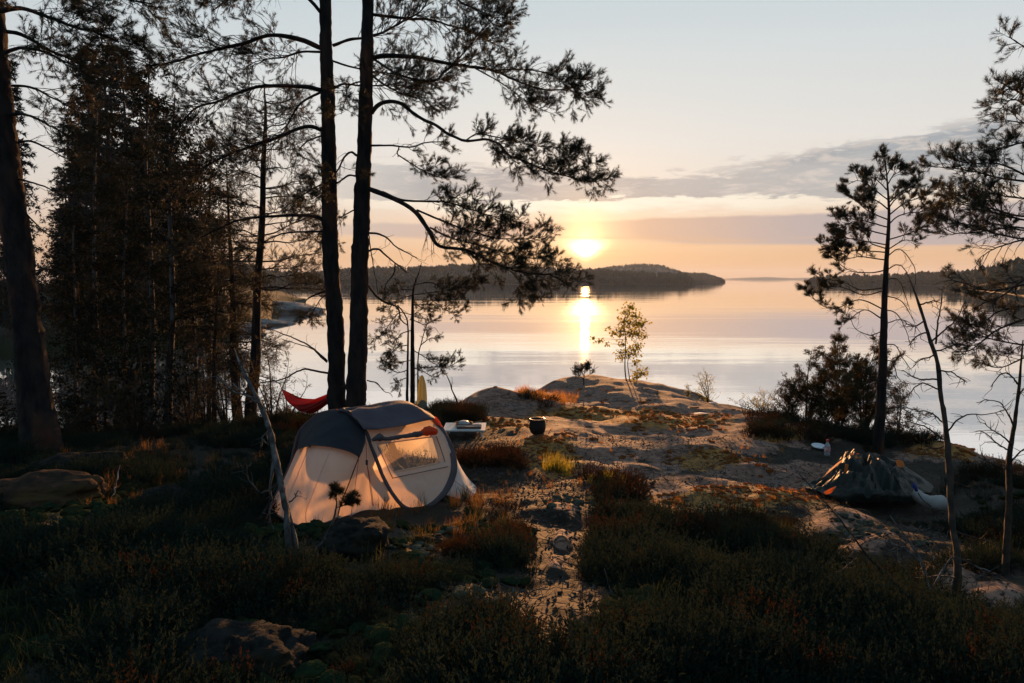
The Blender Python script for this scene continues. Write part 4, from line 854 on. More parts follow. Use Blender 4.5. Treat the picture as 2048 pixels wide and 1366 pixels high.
class Tree:
    def __init__(s, name, label, base, cat='tree', group=None, bark=None, leaf=None):
        s.o = thing(name, label, cat, base, group); s.base = np.asarray(base, float); s.bark = bark or M_BARK; s.leaf = leaf or M_NEEDLE; s.k = 0
    def trunk(s, P, r, n=60, sides=14, rough=0.10, mat_=None, flare=0.0):
        C = catmull(P, n); rr = np.interp(np.linspace(0, 1, n), np.linspace(0, 1, len(r)), r)
        if flare: rr = rr * (1 + flare * np.exp(-np.linspace(0, 1, n) * 26))
        V, F = tube(C, rr, sides, rough=rough, seed=int(abs(s.base[0]) * 100) % 97); s.T = C; return part('trunk', V, F, mat_ or s.bark, s.o)
    def limb(s, P, r0, r1, seed, green=True, nn=44, ln=0.056, wd=0.0035, leafmat=None, **kw):
        r = np.random.default_rng(seed); P = np.asarray(P, float); C = catmull(P, max(10, len(P) * 5)); L = np.linalg.norm(np.diff(C, axis=0), axis=1).sum()
        C = C + np.cumsum(r.normal(size=C.shape) * 0.006, 0) * np.linspace(0, 1, len(C))[:, None] * min(1, L)
        mb = MB(); V, F = tube(C, np.linspace(r0, r1, len(C)) ** 1.0, 6, rough=0.12, seed=seed % 50); mb.add(V, F)
        seg, sh = sprays(C, r0, r, **kw)
        if seg:
            A = np.array([q[0] for q in seg]); B = np.array([q[1] for q in seg]); V, F = segs_mesh(A, B, np.array([q[2] for q in seg]), np.array([q[3] for q in seg])); mb.add(V, F)
        b = mb.part('branch', s.bark if r0 > 0.012 else M_TWIG, s.o)
        if green and sh:
            V, F = needles(sh, nn, ln, wd * 1.15, seed=seed); part('needles', V, F, leafmat or s.leaf, b, False)
        return C
    def dead(s, P, r0, r1, seed, n=6, lt=0.25, m=None, droop=0.15):
        r = np.random.default_rng(seed); C = catmull(np.asarray(P, float), max(10, len(P) * 4)); C = C + np.cumsum(r.normal(size=C.shape) * 0.004, 0)
        mb = MB(); V, F = tube(C, np.linspace(r0, r1, len(C)), 5, rough=0.15, seed=seed % 50); mb.add(V, F); seg = []
        for k in range(n):
            i = r.integers(len(C) // 5, len(C) - 1); t = unit(C[i] - C[i - 1]); d = unit(t + r.normal(size=3) * 0.8 - np.array((0, 0, droop))); p = C[i]; l = lt * r.uniform(0.4, 1.2)
            for j in range(3): q = p + d * l / 3; seg.append((p, q, 0.45 * r1 + 0.002 * (1 - j * .3), 0.0015 + 0.3 * r1 * (0.6 - j * .3))); p = q; d = unit(d + r.normal(size=3) * 0.35)
        if seg: V, F = segs_mesh(np.array([q[0] for q in seg]), np.array([q[1] for q in seg]), np.array([q[2] for q in seg]), np.array([max(q[3], .0008) for q in seg])); mb.add(V, F)
        return mb.part('branch', m or s.bark, s.o)
def A(pts, Y0, Y1):
    """trace: photo points with depth running evenly from Y0 to Y1"""
    n = len(pts); return np.array([at(p[0], p[1], Y0 + (Y1 - Y0) * i / max(1, n - 1)) for i, p in enumerate(pts)])

def twin_pines():
    # left stem
    Y = 11.3; t = Tree('pine_tree', 'left one of the twin tall pines behind the tent', gp(675, Y)); b = t.base
    t.trunk(np.vstack([[b - (0, 0, .2)], A([(674, 815), (672, 670), (661, 500), (656, 220), (650, 0), (646, -250), (640, -520)], Y, Y)]), [0.155, 0.135, 0.128, 0.115, 0.10, 0.082, 0.065, 0.03], flare=0.25, n=170, sides=20, rough=.13)
    g = dict(dens=13, lmax=0.85, ter=6)
    t.limb(A([(643, 97), (600, 79), (542, 71), (487, 88), (432, 99), (384, 110), (340, 121), (290, 128)], Y, Y - .7), .040, .010, 1, **g)
    t.limb(A([(640, 104), (604, 104), (571, 115), (540, 122), (505, 140)], Y, Y + .5), .022, .006, 2, **g)
    t.limb(A([(645, 181), (604, 173), (520, 174), (472, 189), (432, 205), (395, 216), (366, 245), (340, 275)], Y, Y - .8), .036, .009, 3, **g)
    t.limb(A([(640, 185), (604, 205), (582, 234), (566, 264), (531, 304)], Y, Y + .6), .02, .006, 4, **g)
    t.limb(A([(646, 262), (622, 253), (593, 258), (564, 271), (531, 282), (487, 297), (447, 311), (395, 340), (351, 366)], Y, Y - .5), .036, .009, 5, **g)
    t.dead(A([(646, 269), (611, 282), (597, 304), (612, 318), (646, 334)], Y, Y - .2), .016, .005, 6, 8)
    t.limb(A([(648, 440), (622, 432), (586, 430), (527, 432), (476, 439), (447, 450), (403, 472), (344, 509)], Y, Y - .7), .032, .008, 7, dens=7, lmax=.5, bare=.6)
    t.limb(A([(648, 463), (586, 465), (549, 474), (524, 490), (490, 520)], Y, Y + .4), .02, .005, 8, dens=6, lmax=.45, bare=.6)
    t.limb(A([(646, 30), (622, 2), (590, -25), (540, -30), (480, -10), (430, 20)], Y, Y - .9), .03, .008, 9, dens=11, lmax=.7)
    t.limb(A([(644, -60), (590, -90), (500, -80), (420, -40), (360, -5)], Y, Y - 1.2), .035, .01, 10, dens=11, lmax=.7)
    t.limb(A([(644, -80), (560, -120), (450, -110), (340, -60), (270, -10)], Y, Y + .8), .035, .01, 11, dens=11, lmax=.7)
    t.limb(A([(666, 91), (699, 79), (728, 75), (761, 64), (798, 44), (834, 22), (852, -8)], Y, Y - .5), .026, .008, 12, **g)
    t.limb(A([(668, 176), (688, 168), (721, 172), (770, 170), (820, 160)], Y, Y - .6), .02, .006, 13, **g)
    t.limb(A([(660, 120), (690, 130), (730, 140), (790, 150), (840, 168)], Y, Y + .6), .018, .006, 14, **g)
    t.dead(A([(655, 725), (622, 695), (586, 675), (553, 662), (527, 655)], Y, Y - .3), .017, .006, 15, 7)
    t.dead(A([(655, 722), (630, 700), (600, 688), (560, 678)], Y, Y - .5), .012, .005, 16, 4)
    t.dead(A([(655, 746), (615, 739), (600, 740), (571, 754), (540, 760), (515, 762)], Y, Y - .4), .02, .007, 17, 7)
    t.dead(A([(656, 583), (630, 592), (612, 602), (608, 612)], Y, Y - .2), .02, .008, 18, 4, .15)
    t.limb(A([(658, 585), (640, 600), (625, 625), (615, 650)], Y, Y + .4), .01, .004, 19, dens=8, lmax=.35)
    t.limb(A([(652, 365), (620, 380), (590, 400), (570, 420)], Y, Y + .5), .014, .005, 20, dens=8, lmax=.45)
    # right stem
    Y = 11.0; t = Tree('pine_tree', 'right one of the twin tall pines, with long limbs reaching over the lake', gp(711, Y)); b = t.base
    t.trunk(np.vstack([[b - (0, 0, .2)], A([(711, 815), (717, 670), (721, 500), (731, 220), (736, 0), (742, -250), (748, -520)], Y, Y)]), [0.175, 0.15, 0.135, 0.115, 0.10, 0.08, 0.065, 0.03], flare=0.25, n=170, sides=20, rough=.13)
    t.limb(A([(746, 117), (761, 112), (798, 112), (838, 115), (878, 123), (922, 130), (966, 135), (995, 141), (1032, 157), (1061, 168), (1105, 176), (1150, 172), (1192, 160)], Y, Y - .9), .036, .006, 31, dens=10, lmax=.55, bare=.25)
    t.limb(A([(951, 137), (995, 161), (1025, 183), (1058, 205), (1092, 222)], Y - .6, Y - 1.0), .012, .004, 32, dens=10, lmax=.35, s0=.35)
    t.limb(A([(990, 140), (1050, 140), (1100, 150), (1150, 190), (1195, 200)], Y - .6, Y - .4), .012, .004, 33, dens=10, lmax=.4)
    t.limb(A([(746, 29), (790, 35), (827, 40), (856, 40), (893, 51), (930, 62), (965, 80), (1000, 100)], Y, Y + .6), .026, .006, 34, dens=10, lmax=.6)
    t.limb(A([(750, 120), (800, 150), (864, 165), (893, 143), (930, 110), (970, 60), (1010, 20)], Y, Y - .7), .02, .005, 35, dens=9, lmax=.5)
    t.limb(A([(745, -20), (800, -40), (870, -30), (930, 5), (985, 30), (1020, 50)], Y, Y - .5), .03, .006, 36, dens=11, lmax=.6)
    t.limb(A([(745, -70), (820, -90), (900, -70), (960, -30), (1005, 0)], Y, Y + .5), .03, .006, 37, dens=11, lmax=.6)
    t.limb(A([(743, 226), (754, 212), (776, 203), (801, 207), (823, 225), (849, 242), (871, 251), (893, 267), (930, 282), (966, 280), (995, 289), (1014, 311), (1040, 318), (1076, 333), (1113, 344), (1149, 352), (1186, 360), (1208, 354)], Y, Y - 1.0), .034, .005, 38, dens=10, lmax=.42, s0=.5, bare=.05)
    t.limb(A([(930, 282), (955, 268), (995, 275), (1040, 285), (1080, 292), (1120, 292), (1150, 298)], Y - .6, Y - .4), .012, .004, 39, dens=12, lmax=.32, s0=.05, bare=0)
    t.limb(A([(1080, 333), (1120, 322), (1149, 311), (1171, 320), (1198, 322)], Y - .8, Y - .9), .008, .003, 40, dens=12, lmax=.25, s0=.2, bare=0)
    t.limb(A([(743, 150), (770, 170), (810, 190), (850, 200), (880, 225)], Y, Y + .7), .018, .005, 41, dens=10, lmax=.45)
    t.limb(A([(742, 160), (700, 170), (690, 200), (680, 230)], Y, Y - .5), .014, .005, 42, dens=11, lmax=.4)
    t.limb(A([(741, 291), (776, 291), (820, 293), (853, 284), (886, 286), (897, 295)], Y, Y - .4), .018, .006, 43, dens=5, lmax=.3, bare=.5)
    t.limb(A([(798, 311), (820, 326), (849, 344), (871, 355), (911, 359)], Y + .1, Y - .4), .012, .004, 44, dens=10, lmax=.32, s0=.1, bare=.2)
    t.dead(A([(798, 295), (795, 303), (798, 311)], Y - .1, Y + .1), .012, .01, 45, 2)
    t.limb(A([(735, 377), (765, 388), (805, 406), (834, 428), (856, 458), (878, 490), (930, 498), (959, 509), (995, 527), (1032, 538), (1076, 545), (1113, 549), (1146, 568)], Y, Y - 1.1), .045, .006, 46, dens=10, lmax=.5, s0=.3, bare=.15)
    t.limb(A([(765, 384), (805, 400), (856, 403), (893, 405), (948, 420), (1003, 439), (1045, 442)], Y, Y - .5), .022, .005, 47, dens=12, lmax=.42, s0=.3, bare=.1)
    t.limb(A([(834, 420), (880, 440), (930, 460), (990, 478), (1040, 482), (1095, 478)], Y - .3, Y - .9), .018, .004, 48, dens=12, lmax=.42, s0=.15, bare=.1)
    t.limb(A([(860, 455), (900, 475), (950, 490), (1010, 510), (1060, 520), (1120, 530)], Y - .3, Y - .2), .016, .004, 49, dens=12, lmax=.4, s0=.15, bare=.1)
    t.limb(A([(1000, 528), (1030, 550), (1045, 575), (1030, 600)], Y - .8, Y - .8), .009, .003, 50, dens=9, lmax=.25, s0=.2, bare=.3, droop=.2)
    t.limb(A([(1040, 540), (1065, 565), (1080, 590)], Y - .9, Y - .9), .008, .003, 51, dens=10, lmax=.22, s0=.2, bare=.3, droop=.2)
    t.limb(A([(930, 500), (950, 530), (955, 560)], Y - .5, Y - .4), .008, .003, 52, dens=8, lmax=.25, s0=.2, bare=.5, droop=.2)
    t.dead(A([(735, 466), (765, 472), (787, 490), (816, 505), (834, 516)], Y, Y - .5), .018, .007, 53, 8, .3)
    t.dead(A([(737, 503), (757, 499), (776, 516), (798, 531), (815, 548)], Y, Y - .5), .02, .007, 54, 10, .35, droop=.6)
    t.dead(A([(790, 525), (785, 550), (770, 575), (766, 600)], Y - .3, Y - .4), .012, .005, 55, 6, .25, droop=.5)
    t.dead(A([(735, 571), (746, 585), (765, 604), (790, 615), (800, 640), (815, 655)], Y, Y - .7), .022, .008, 56, 8, .3, droop=.4)
    t.dead(A([(737, 468), (742, 510), (750, 560), (755, 590)], Y, Y - .3), .01, .004, 57, 5, .25, droop=.4)
    t.limb(A([(713, 311), (702, 304), (688, 315), (676, 340), (655, 365)], Y, Y - .6), .02, .006, 58, dens=8, lmax=.4, bare=.4)
    t.limb(A([(712, 352), (695, 352), (670, 370), (645, 385), (620, 400)], Y, Y + .5), .018, .005, 59, dens=9, lmax=.42, bare=.3)
    t.dead(A([(735, 761), (754, 769), (765, 783), (779, 789), (782, 795)], Y, Y - .2), .012, .004, 60, 4, .15)
    t.limb(A([(708, 420), (690, 430), (665, 445), (630, 480)], Y, Y + .6), .012, .004, 61, dens=9, lmax=.4, bare=.3)
twin_pines()

def left_pine():
    Y = 9.3; b = gp(85, Y); t = Tree('pine_tree', 'massive dark pine trunk at the left edge of the picture', b)
    t.trunk(np.vstack([[b - (0, 0, .3)], A([(84, 905), (61, 706), (31, 450), (3, 220), (-15, 0), (-35, -300)], Y, Y)]), [0.25, 0.195, 0.165, 0.148, 0.130, 0.112, 0.08], flare=0.35, sides=26, n=150, rough=.13)
    g = dict(dens=10, lmax=.55)
    t.limb(A([(-12, 26), (20, 18), (48, 18), (92, 33), (139, 48), (190, 62), (240, 80)], Y, Y - .4), .034, .01, 71, **g)
    t.limb(A([(-8, 62), (33, 66), (66, 81), (95, 99), (139, 117), (190, 143), (240, 165)], Y, Y + .6), .03, .008, 72, **g)
    t.limb(A([(-2, 112), (29, 97), (59, 95), (95, 104), (128, 121), (175, 150)], Y, Y - .6), .026, .007, 73, **g)
    t.limb(A([(10, 232), (40, 228), (66, 234), (99, 253), (128, 271), (154, 286)], Y, Y - .5), .022, .006, 74, dens=7, lmax=.4, bare=.5)
    t.limb(A([(20, 292), (55, 282), (88, 293), (121, 311), (146, 322)], Y, Y + .4), .02, .006, 75, dens=7, lmax=.4, bare=.5)
    t.dead(A([(28, 355), (84, 373), (124, 392), (172, 406)], Y, Y - .4), .014, .005, 76, 8)
    t.dead(A([(34, 410), (73, 447), (117, 480)], Y, Y - .3), .014, .005, 77, 6)
    t.dead(A([(42, 545), (103, 543), (146, 560), (183, 567)], Y, Y - .2), .013, .005, 78, 7)
    t.limb(A([(-20, -40), (60, -60), (150, -40), (230, -5), (300, 15)], Y, Y - .8), .035, .01, 79, **g)
    t.limb(A([(-15, 10), (50, -15), (130, -5), (200, 20)], Y, Y + .9), .03, .01, 80, **g)
    t.limb(A([(0, 170), (60, 175), (110, 200), (160, 225)], Y, Y + 1.0), .02, .006, 81, **g)
left_pine()

def conifer_from(name, label, px, Y, pts, r, limbs, seed, top=None, group=None, bark=None, **kw):
    """pine or spruce with a traced stem and a crown of whorled limbs; limbs: (t along stem, side, length m, rise)"""
    b = gp(px, Y); t = Tree(name, label, b, group=group, bark=bark); P = np.vstack([[b - (0, 0, .12)], A(pts, Y, Y)]); t.trunk(P, r, n=40, sides=9, rough=.12)
    rg = np.random.default_rng(seed)
    for k, (s, az, ln, rise) in enumerate(limbs):
        i = int(s * (len(t.T) - 1)); p = t.T[i]; d = np.array((math.cos(az), math.sin(az), 0)); q = [p]
        for j in range(1, 5): q.append(p + d * ln * j / 4 + np.array((0, 0, rise * ln * (j / 4) ** 1.3)) + rg.normal(size=3) * 0.03 * ln)
        kk = dict(kw); green = kk.pop('green', True)
        t.limb(np.array(q), 0.006 + 0.010 * ln, 0.003, seed * 100 + k, green=green, **kk)
    return t
def whorls(r, s0, s1, n, l0, l1, rise0, rise1, flat=0.5):
    out = []
    for k in range(n):
        s = s0 + (s1 - s0) * (k + r.random() * .8) / n; f = (s - s0) / (s1 - s0); az = r.uniform(0, 6.283)
        if r.random() < flat: az = r.choice((0, math.pi)) + r.normal() * .45
        out.append((s, az, (l0 + (l1 - l0) * f) * r.uniform(.7, 1.15), rise0 + (rise1 - rise0) * f + r.normal() * .08))
    return out
rg = np.random.default_rng(21)
# small pines on the right
def right_pine():
    Y = 11.3; b = gp(1756, Y); t = Tree('pine_tree', 'slender young pine standing behind the green tarpaulin', b)
    t.trunk(np.vstack([[b - (0, 0, .15)], A([(1757, 880), (1763, 793), (1767, 683), (1769, 600), (1774, 503), (1778, 430), (1774, 356), (1771, 322)], Y, Y)]), [.095, .085, .072, .062, .052, .042, .03, .018, .006], n=60, sides=10)
    k = dict(nn=46, ln=.062, wd=.0036, shoot=.075, dens=8, ter=4, lmax=.28, up=.5, bare=.12, s0=.3); N = 0
    for pts in ([(1774, 380), (1760, 365), (1745, 352)], [(1774, 362), (1765, 350), (1758, 342)], [(1773, 352), (1780, 338), (1786, 330)], [(1775, 370), (1785, 352), (1792, 345)], [(1771, 340), (1771, 328), (1769, 318)],
                [(1777, 400), (1755, 385), (1730, 368), (1712, 362), (1695, 370)], [(1778, 405), (1800, 385), (1830, 370), (1845, 345)], [(1778, 420), (1750, 400), (1715, 395), (1690, 390)], [(1778, 430), (1810, 405), (1840, 392), (1868, 375)],
                [(1778, 415), (1790, 400), (1815, 380)], [(1777, 440), (1735, 420), (1720, 405)], [(1777, 455), (1720, 440), (1680, 436), (1662, 436)], [(1776, 450), (1800, 430), (1850, 420), (1870, 425)], [(1776, 470), (1740, 462), (1700, 450), (1675, 470)],
                [(1775, 480), (1820, 465), (1850, 450), (1880, 440)], [(1775, 490), (1720, 480), (1690, 478), (1665, 490), (1640, 494)], [(1774, 500), (1810, 480), (1835, 482)], [(1774, 505), (1720, 500), (1680, 500), (1660, 470)], [(1774, 498), (1740, 485), (1730, 460)]):
        N += 1; dy = rg.uniform(-.6, .6); t.limb(A(pts, Y, Y + dy), .012, .004, 200 + N, **k)
    for pts in ([(1773, 520), (1720, 515), (1690, 520), (1660, 512)], [(1773, 540), (1740, 545), (1700, 540), (1665, 515)], [(1771, 575), (1720, 580), (1680, 565), (1620, 555)], [(1770, 580), (1730, 590), (1690, 575), (1650, 570)],
                [(1769, 620), (1720, 600), (1670, 620), (1640, 610), (1612, 580)], [(1768, 640), (1730, 620), (1700, 640), (1690, 615)]):
        N += 1; t.limb(A(pts, Y, Y + rg.uniform(-.5, .5)), .012, .004, 240 + N, **dict(k, bare=.5, dens=6))
    for pts in ([(1773, 515), (1800, 500), (1825, 530), (1830, 560), (1825, 585)], [(1773, 540), (1800, 530), (1820, 560), (1822, 600)], [(1772, 560), (1795, 560), (1810, 590), (1818, 620)], [(1770, 590), (1800, 600), (1815, 620), (1830, 650)],
                [(1769, 620), (1790, 625), (1805, 650), (1820, 690)], [(1768, 650), (1800, 640), (1830, 655)], [(1767, 660), (1740, 670), (1710, 655), (1695, 630)], [(1766, 690), (1790, 690), (1810, 720), (1825, 740)], [(1765, 720), (1785, 725), (1800, 760), (1830, 770)], [(1763, 780), (1790, 775), (1810, 795)],
                [(1761, 820), (1800, 815), (1840, 840), (1870, 855)], [(1760, 845), (1800, 848), (1850, 870)], [(1762, 760), (1745, 755), (1738, 740)]):
        N += 1; t.dead(A(pts, Y, Y + rg.uniform(-.4, .4)), .010, .004, 260 + N, 11, .22, M_TWIG)
right_pine()
def right_edge_pine():
    Y = 7.8; b = gp(2110, Y); t = Tree('pine_tree', 'pine whose boughs reach in from beyond the right edge', b)
    t.trunk(np.vstack([[b - (0, 0, .2)], A([(2108, 950), (2100, 700), (2095, 450), (2088, 200), (2080, 40), (2070, -120)], Y, Y)]), [.11, .10, .09, .075, .06, .045, .02], n=50, sides=12)
    k = dict(nn=34, ln=.055, wd=.003, shoot=.08, ter=4); N = 0
    for pts, o in (([(2085, 130), (2060, 100), (2040, 85), (2020, 72)], {}), ([(2088, 210), (2050, 190), (2020, 175), (1990, 188)], {}), ([(2088, 230), (2050, 215), (2025, 200), (2000, 215)], {}), ([(2090, 290), (2050, 285), (2010, 295), (1980, 305)], {}), ([(2090, 260), (2060, 250), (2030, 245), (2000, 240)], {}),
                  ([(2094, 372), (2050, 362), (2000, 355), (1950, 345), (1900, 340), (1865, 335)], {}), ([(2094, 370), (2040, 345), (1990, 325), (1940, 322), (1900, 318)], {}), ([(2094, 400), (2040, 395), (1990, 385), (1950, 372)], {}),
                  ([(2096, 430), (2040, 432), (1990, 420), (1930, 405), (1900, 390)], {}), ([(2096, 440), (2050, 440), (2000, 430), (1960, 425), (1895, 408)], {}), ([(2097, 450), (2050, 460), (2010, 452), (1960, 440)], {}),
                  ([(2098, 470), (2048, 478), (2000, 470), (1950, 458), (1900, 445), (1872, 438)], dict(bare=.5)), ([(2098, 480), (2040, 482), (1990, 500), (1960, 520), (1950, 530)], dict(bare=.9)), ([(2097, 465), (2030, 455), (1980, 462), (1920, 470), (1880, 455)], dict(bare=.6)),
                  ([(2100, 600), (2050, 610), (2000, 620), (1960, 645), (1920, 640)], dict(bare=.3)), ([(2100, 625), (2040, 640), (1990, 660), (1950, 690), (1905, 700)], dict(bare=.4)), ([(2100, 690), (2040, 690), (1990, 680), (1930, 668), (1900, 655)], dict(bare=.4)),
                  ([(2100, 560), (2040, 570), (1980, 580), (1920, 560), (1890, 545)], dict(bare=.95)), ([(2100, 700), (2050, 715), (2000, 735), (1960, 725)], dict(bare=.5)), ([(2098, 540), (2050, 560), (1990, 600), (1940, 590)], dict(bare=.95))):
        N += 1; t.limb(A(pts, Y, Y + rg.uniform(-.5, .6)), .014, .004, 300 + N, **dict(k, dens=10, lmax=.3, bare=.2, up=.4, **o) if 'bare' not in o else dict(k, dens=10, lmax=.3, up=.4, **o))
right_edge_pine()
def lichen_saplings():
    Y = 4.7; b = gp(1914, Y); t = Tree('dead_tree', 'thin leaning dead spruce hung with lichen in front of the tarpaulin', b, bark=M_TWIG)
    t.trunk(np.vstack([[b - (0, 0, .1)], A([(1915, 1122), (1905, 1049), (1900, 960), (1893, 866), (1882, 793), (1875, 727), (1861, 683), (1835, 599), (1820, 562)], Y, Y + .9)]), [.028, .026, .024, .022, .021, .019, .017, .015, .011, .005], n=60, sides=8, rough=.3)
    N = 0
    for pts in ([(1893, 866), (1930, 830), (1965, 828), (2010, 818)], [(1882, 780), (1850, 765), (1830, 775), (1805, 800)], [(1878, 760), (1840, 755), (1815, 745), (1800, 735)], [(1890, 850), (1860, 825), (1830, 818), (1790, 810)], [(1893, 880), (1860, 860), (1820, 845), (1780, 845)], [(1870, 710), (1840, 720), (1820, 735)],
                [(1862, 685), (1890, 660), (1905, 640), (1925, 610)], [(1865, 700), (1900, 690), (1930, 680)], [(1850, 640), (1830, 650), (1810, 640)], [(1840, 610), (1865, 600), (1880, 600)], [(1895, 890), (1870, 900), (1830, 880)], [(1875, 740), (1910, 745), (1940, 760)], [(1855, 665), (1835, 670), (1815, 690)], [(1900, 960), (1930, 975), (1960, 990)], [(1908, 1060), (1960, 1075), (2000, 1090)]):
        N += 1; t.dead(A(pts, Y + .5, Y + .5 + rg.uniform(-.2, .2)), .007, .003, 400 + N, 9, .10, M_TWIG, droop=.5)
    t.dead(A([(1868, 690), (1872, 650), (1880, 610), (1884, 575)], Y + .7, Y + .8), .008, .003, 430, 14, .08, M_TWIG)
    Y = 5.4; b = gp(2012, Y); t = Tree('dead_tree', 'bare dead sapling with crooked twigs at the right edge', b, bark=M_TWIG)
    t.trunk(np.vstack([[b - (0, 0, .1)], A([(2014, 1080), (2018, 1000), (2018, 921), (2029, 848), (2036, 793), (2042, 727), (2046, 680)], Y, Y)]), [.028, .026, .024, .022, .018, .014, .010, .004], n=50, sides=8, rough=.3)
    for pts in ([(2022, 890), (2000, 875), (1975, 862), (1960, 850)], [(2028, 860), (2010, 820), (2000, 800), (1975, 795), (1950, 800)], [(2020, 905), (1995, 890), (1970, 868), (1955, 870)], [(2035, 800), (2048, 780), (2060, 760)], [(2018, 940), (1990, 930), (1960, 915)], [(2038, 770), (2020, 750), (2005, 745), (1985, 770)], [(2018, 930), (2048, 900), (2080, 880)]):
        N += 1; t.dead(A(pts, Y, Y + rg.uniform(-.2, .2)), .008, .003, 440 + N, 10, .13, M_TWIG)
lichen_saplings()
def dead_left():
    Y = 4.65; b = on_ground(578, 1150); t = Tree('dead_tree', 'grey lichen-covered leaning dead stem left of the tent', b, bark=M_DEAD); y = b[1]
    t.trunk(np.vstack([[b - (0, 0, .08)], A([(578, 1100), (571, 1009), (560, 962), (549, 907), (540, 863), (523, 815), (501, 771), (480, 728), (470, 700)], y, y + .9)]), [.021, .021, .020, .020, .020, .019, .017, .014, .010, .005], n=60, sides=9, rough=.35)
    V, F = tube(catmull(np.vstack([[b + (.05, .03, -.08)], A([(592, 1125), (590, 1085), (580, 1040), (571, 1000), (566, 975)], y, y + .2)]), 24), np.linspace(.020, .014, 24), 7, rough=.3); part('stem', V, F, M_DEAD, t.o)
    V, F = tube(catmull(A([(549, 910), (545, 940), (540, 975), (543, 1000)], y + .3, y + .2), 14), np.linspace(.014, .006, 14), 6, rough=.3); part('stem', V, F, M_DEAD, t.o)
    for n_, pts in enumerate(([(560, 962), (529, 987), (505, 969), (487, 929)], [(505, 795), (497, 790), (472, 782), (457, 764), (440, 745)], [(548, 1000), (545, 1040), (550, 1060)], [(571, 1009), (590, 1000), (602, 985)], [(520, 810), (500, 800), (470, 770)], [(540, 863), (525, 880), (520, 905)], [(490, 745), (485, 730), (500, 700)], [(560, 960), (545, 980), (530, 1010), (525, 1040)])):
        t.dead(A(pts, y + .3, y + .3 + rg.uniform(-.15, .2)), .008, .003, 460 + n_, 7, .10, M_DEAD)
    b = on_ground(622, 1120); y = b[1]; t = Tree('dead_tree', 'small bare sapling twig with needle tufts in front of the tent wall', b, bark=M_DEAD)
    t.trunk(np.vstack([[b - (0, 0, .05)], A([(636, 1095), (648, 1079), (666, 1042), (673, 1009), (671, 988)], y, y + .1)]), [.010, .010, .009, .008, .006, .004], n=24, sides=6, rough=.3)
    for n_, pts in enumerate(([(671, 1000), (673, 990), (671, 980)], [(673, 1015), (690, 1010), (710, 998)])):
        t.limb(A(pts, y + .1, y), .004, .002, 480 + n_, nn=30, ln=.03, wd=.002, dens=60, lmax=.05, s0=.3, bare=0, shoot=.03, ter=3)
dead_left()
def snags():
    b = on_ground(1935, 1290); y = b[1]; t = Tree('fallen_branch', 'tangled fallen dead branch lying over the rock at lower right', b, cat='branch', bark=M_DEAD)
    z = lambda *p: [(1348 + a / 2.731, 866 + c / 2.731) for a, c in p]
    t.trunk(A(z((1600, 1330), (1590, 1130), (1540, 1040), (1450, 960), (1400, 880), (1340, 680), (1180, 450)), y, y + 1.6), [.010, .013, .016, .016, .013, .010, .004], n=40, sides=7, rough=.3)
    for n_, pts in enumerate((z((1400, 900), (1230, 890), (1000, 920)), z((1210, 800), (1080, 690), (950, 520), (800, 330), (700, 200)), z((1230, 880), (1100, 800), (1150, 790)), z((800, 880), (900, 750), (1000, 670)), z((500, 850), (560, 770), (600, 720)), z((1050, 840), (900, 850), (650, 830), (320, 860)), z((1450, 960), (1600, 1000), (1640, 1100)), z((1540, 800), (1400, 790), (1300, 800)), z((1240, 940), (1220, 1030), (1170, 1110)), z((1400, 870), (1500, 700), (1580, 700), (1760, 770)), z((1340, 700), (1250, 620), (1100, 560)))):
        t.dead(A(pts, y + .7, y + .9 + rg.uniform(-.3, .5)), .008, .003, 500 + n_, 9, .14, M_DEAD if n_ != 1 else M_TWIG)
    b = on_ground(1840, 1200); y = b[1]; t = Tree('fallen_branch', 'second heap of bare pale twigs between the leaning dead spruce and the heather', b, cat='branch', bark=M_DEAD)
    t.trunk(A([(1990, 1215), (1930, 1190), (1860, 1180), (1790, 1190), (1720, 1165)], y, y + .5), [.011, .010, .008, .006, .003], n=30, sides=6, rough=.3)
    for n_, pts in enumerate(([(1900, 1185), (1870, 1140), (1850, 1090)], [(1860, 1180), (1820, 1150), (1760, 1130), (1700, 1140)], [(1800, 1190), (1750, 1215), (1690, 1220)], [(1930, 1190), (1960, 1150), (2000, 1130)], [(1880, 1180), (1900, 1230), (1890, 1280)], [(1830, 1185), (1800, 1140), (1790, 1090)], [(1780, 1190), (1740, 1170), (1710, 1120), (1700, 1090)], [(1960, 1205), (2000, 1240), (2030, 1290)], [(1850, 1180), (1820, 1220), (1800, 1270)], [(1760, 1180), (1700, 1190), (1640, 1180)])):
        t.dead(A(pts, y + .2, y + .3 + rg.uniform(-.3, .5)), .006, .002, 540 + n_, 10, .13, M_DEAD)
    for n_, (pts, lab) in enumerate((([(50, 1138), (80, 1170), (115, 1200), (150, 1228)], 'thin pale stick lying in the dark heather at lower left'), ([(225, 1008), (235, 995), (242, 985)], 'short dead twig poking up near the left rocks'), ([(655, 1115), (640, 1110), (630, 1108)], 'short stick beside the grey boulder'))):
        P = np.array([on_ground(*q) + (0, 0, .10 if n_ == 0 else .05 + .12 * i * (n_ == 1)) for i, q in enumerate(pts)]); C = catmull(P, 16) + RNG.normal(size=(16, 3)) * .006; V, F = tube(C, np.linspace(.008, .004, 16), 6, rough=.2); o = link('stick', mesh_from('stick', V - P[0], F, [M_DEAD], True), None, P[0]); tag(o, lab, 'stick')
snags()

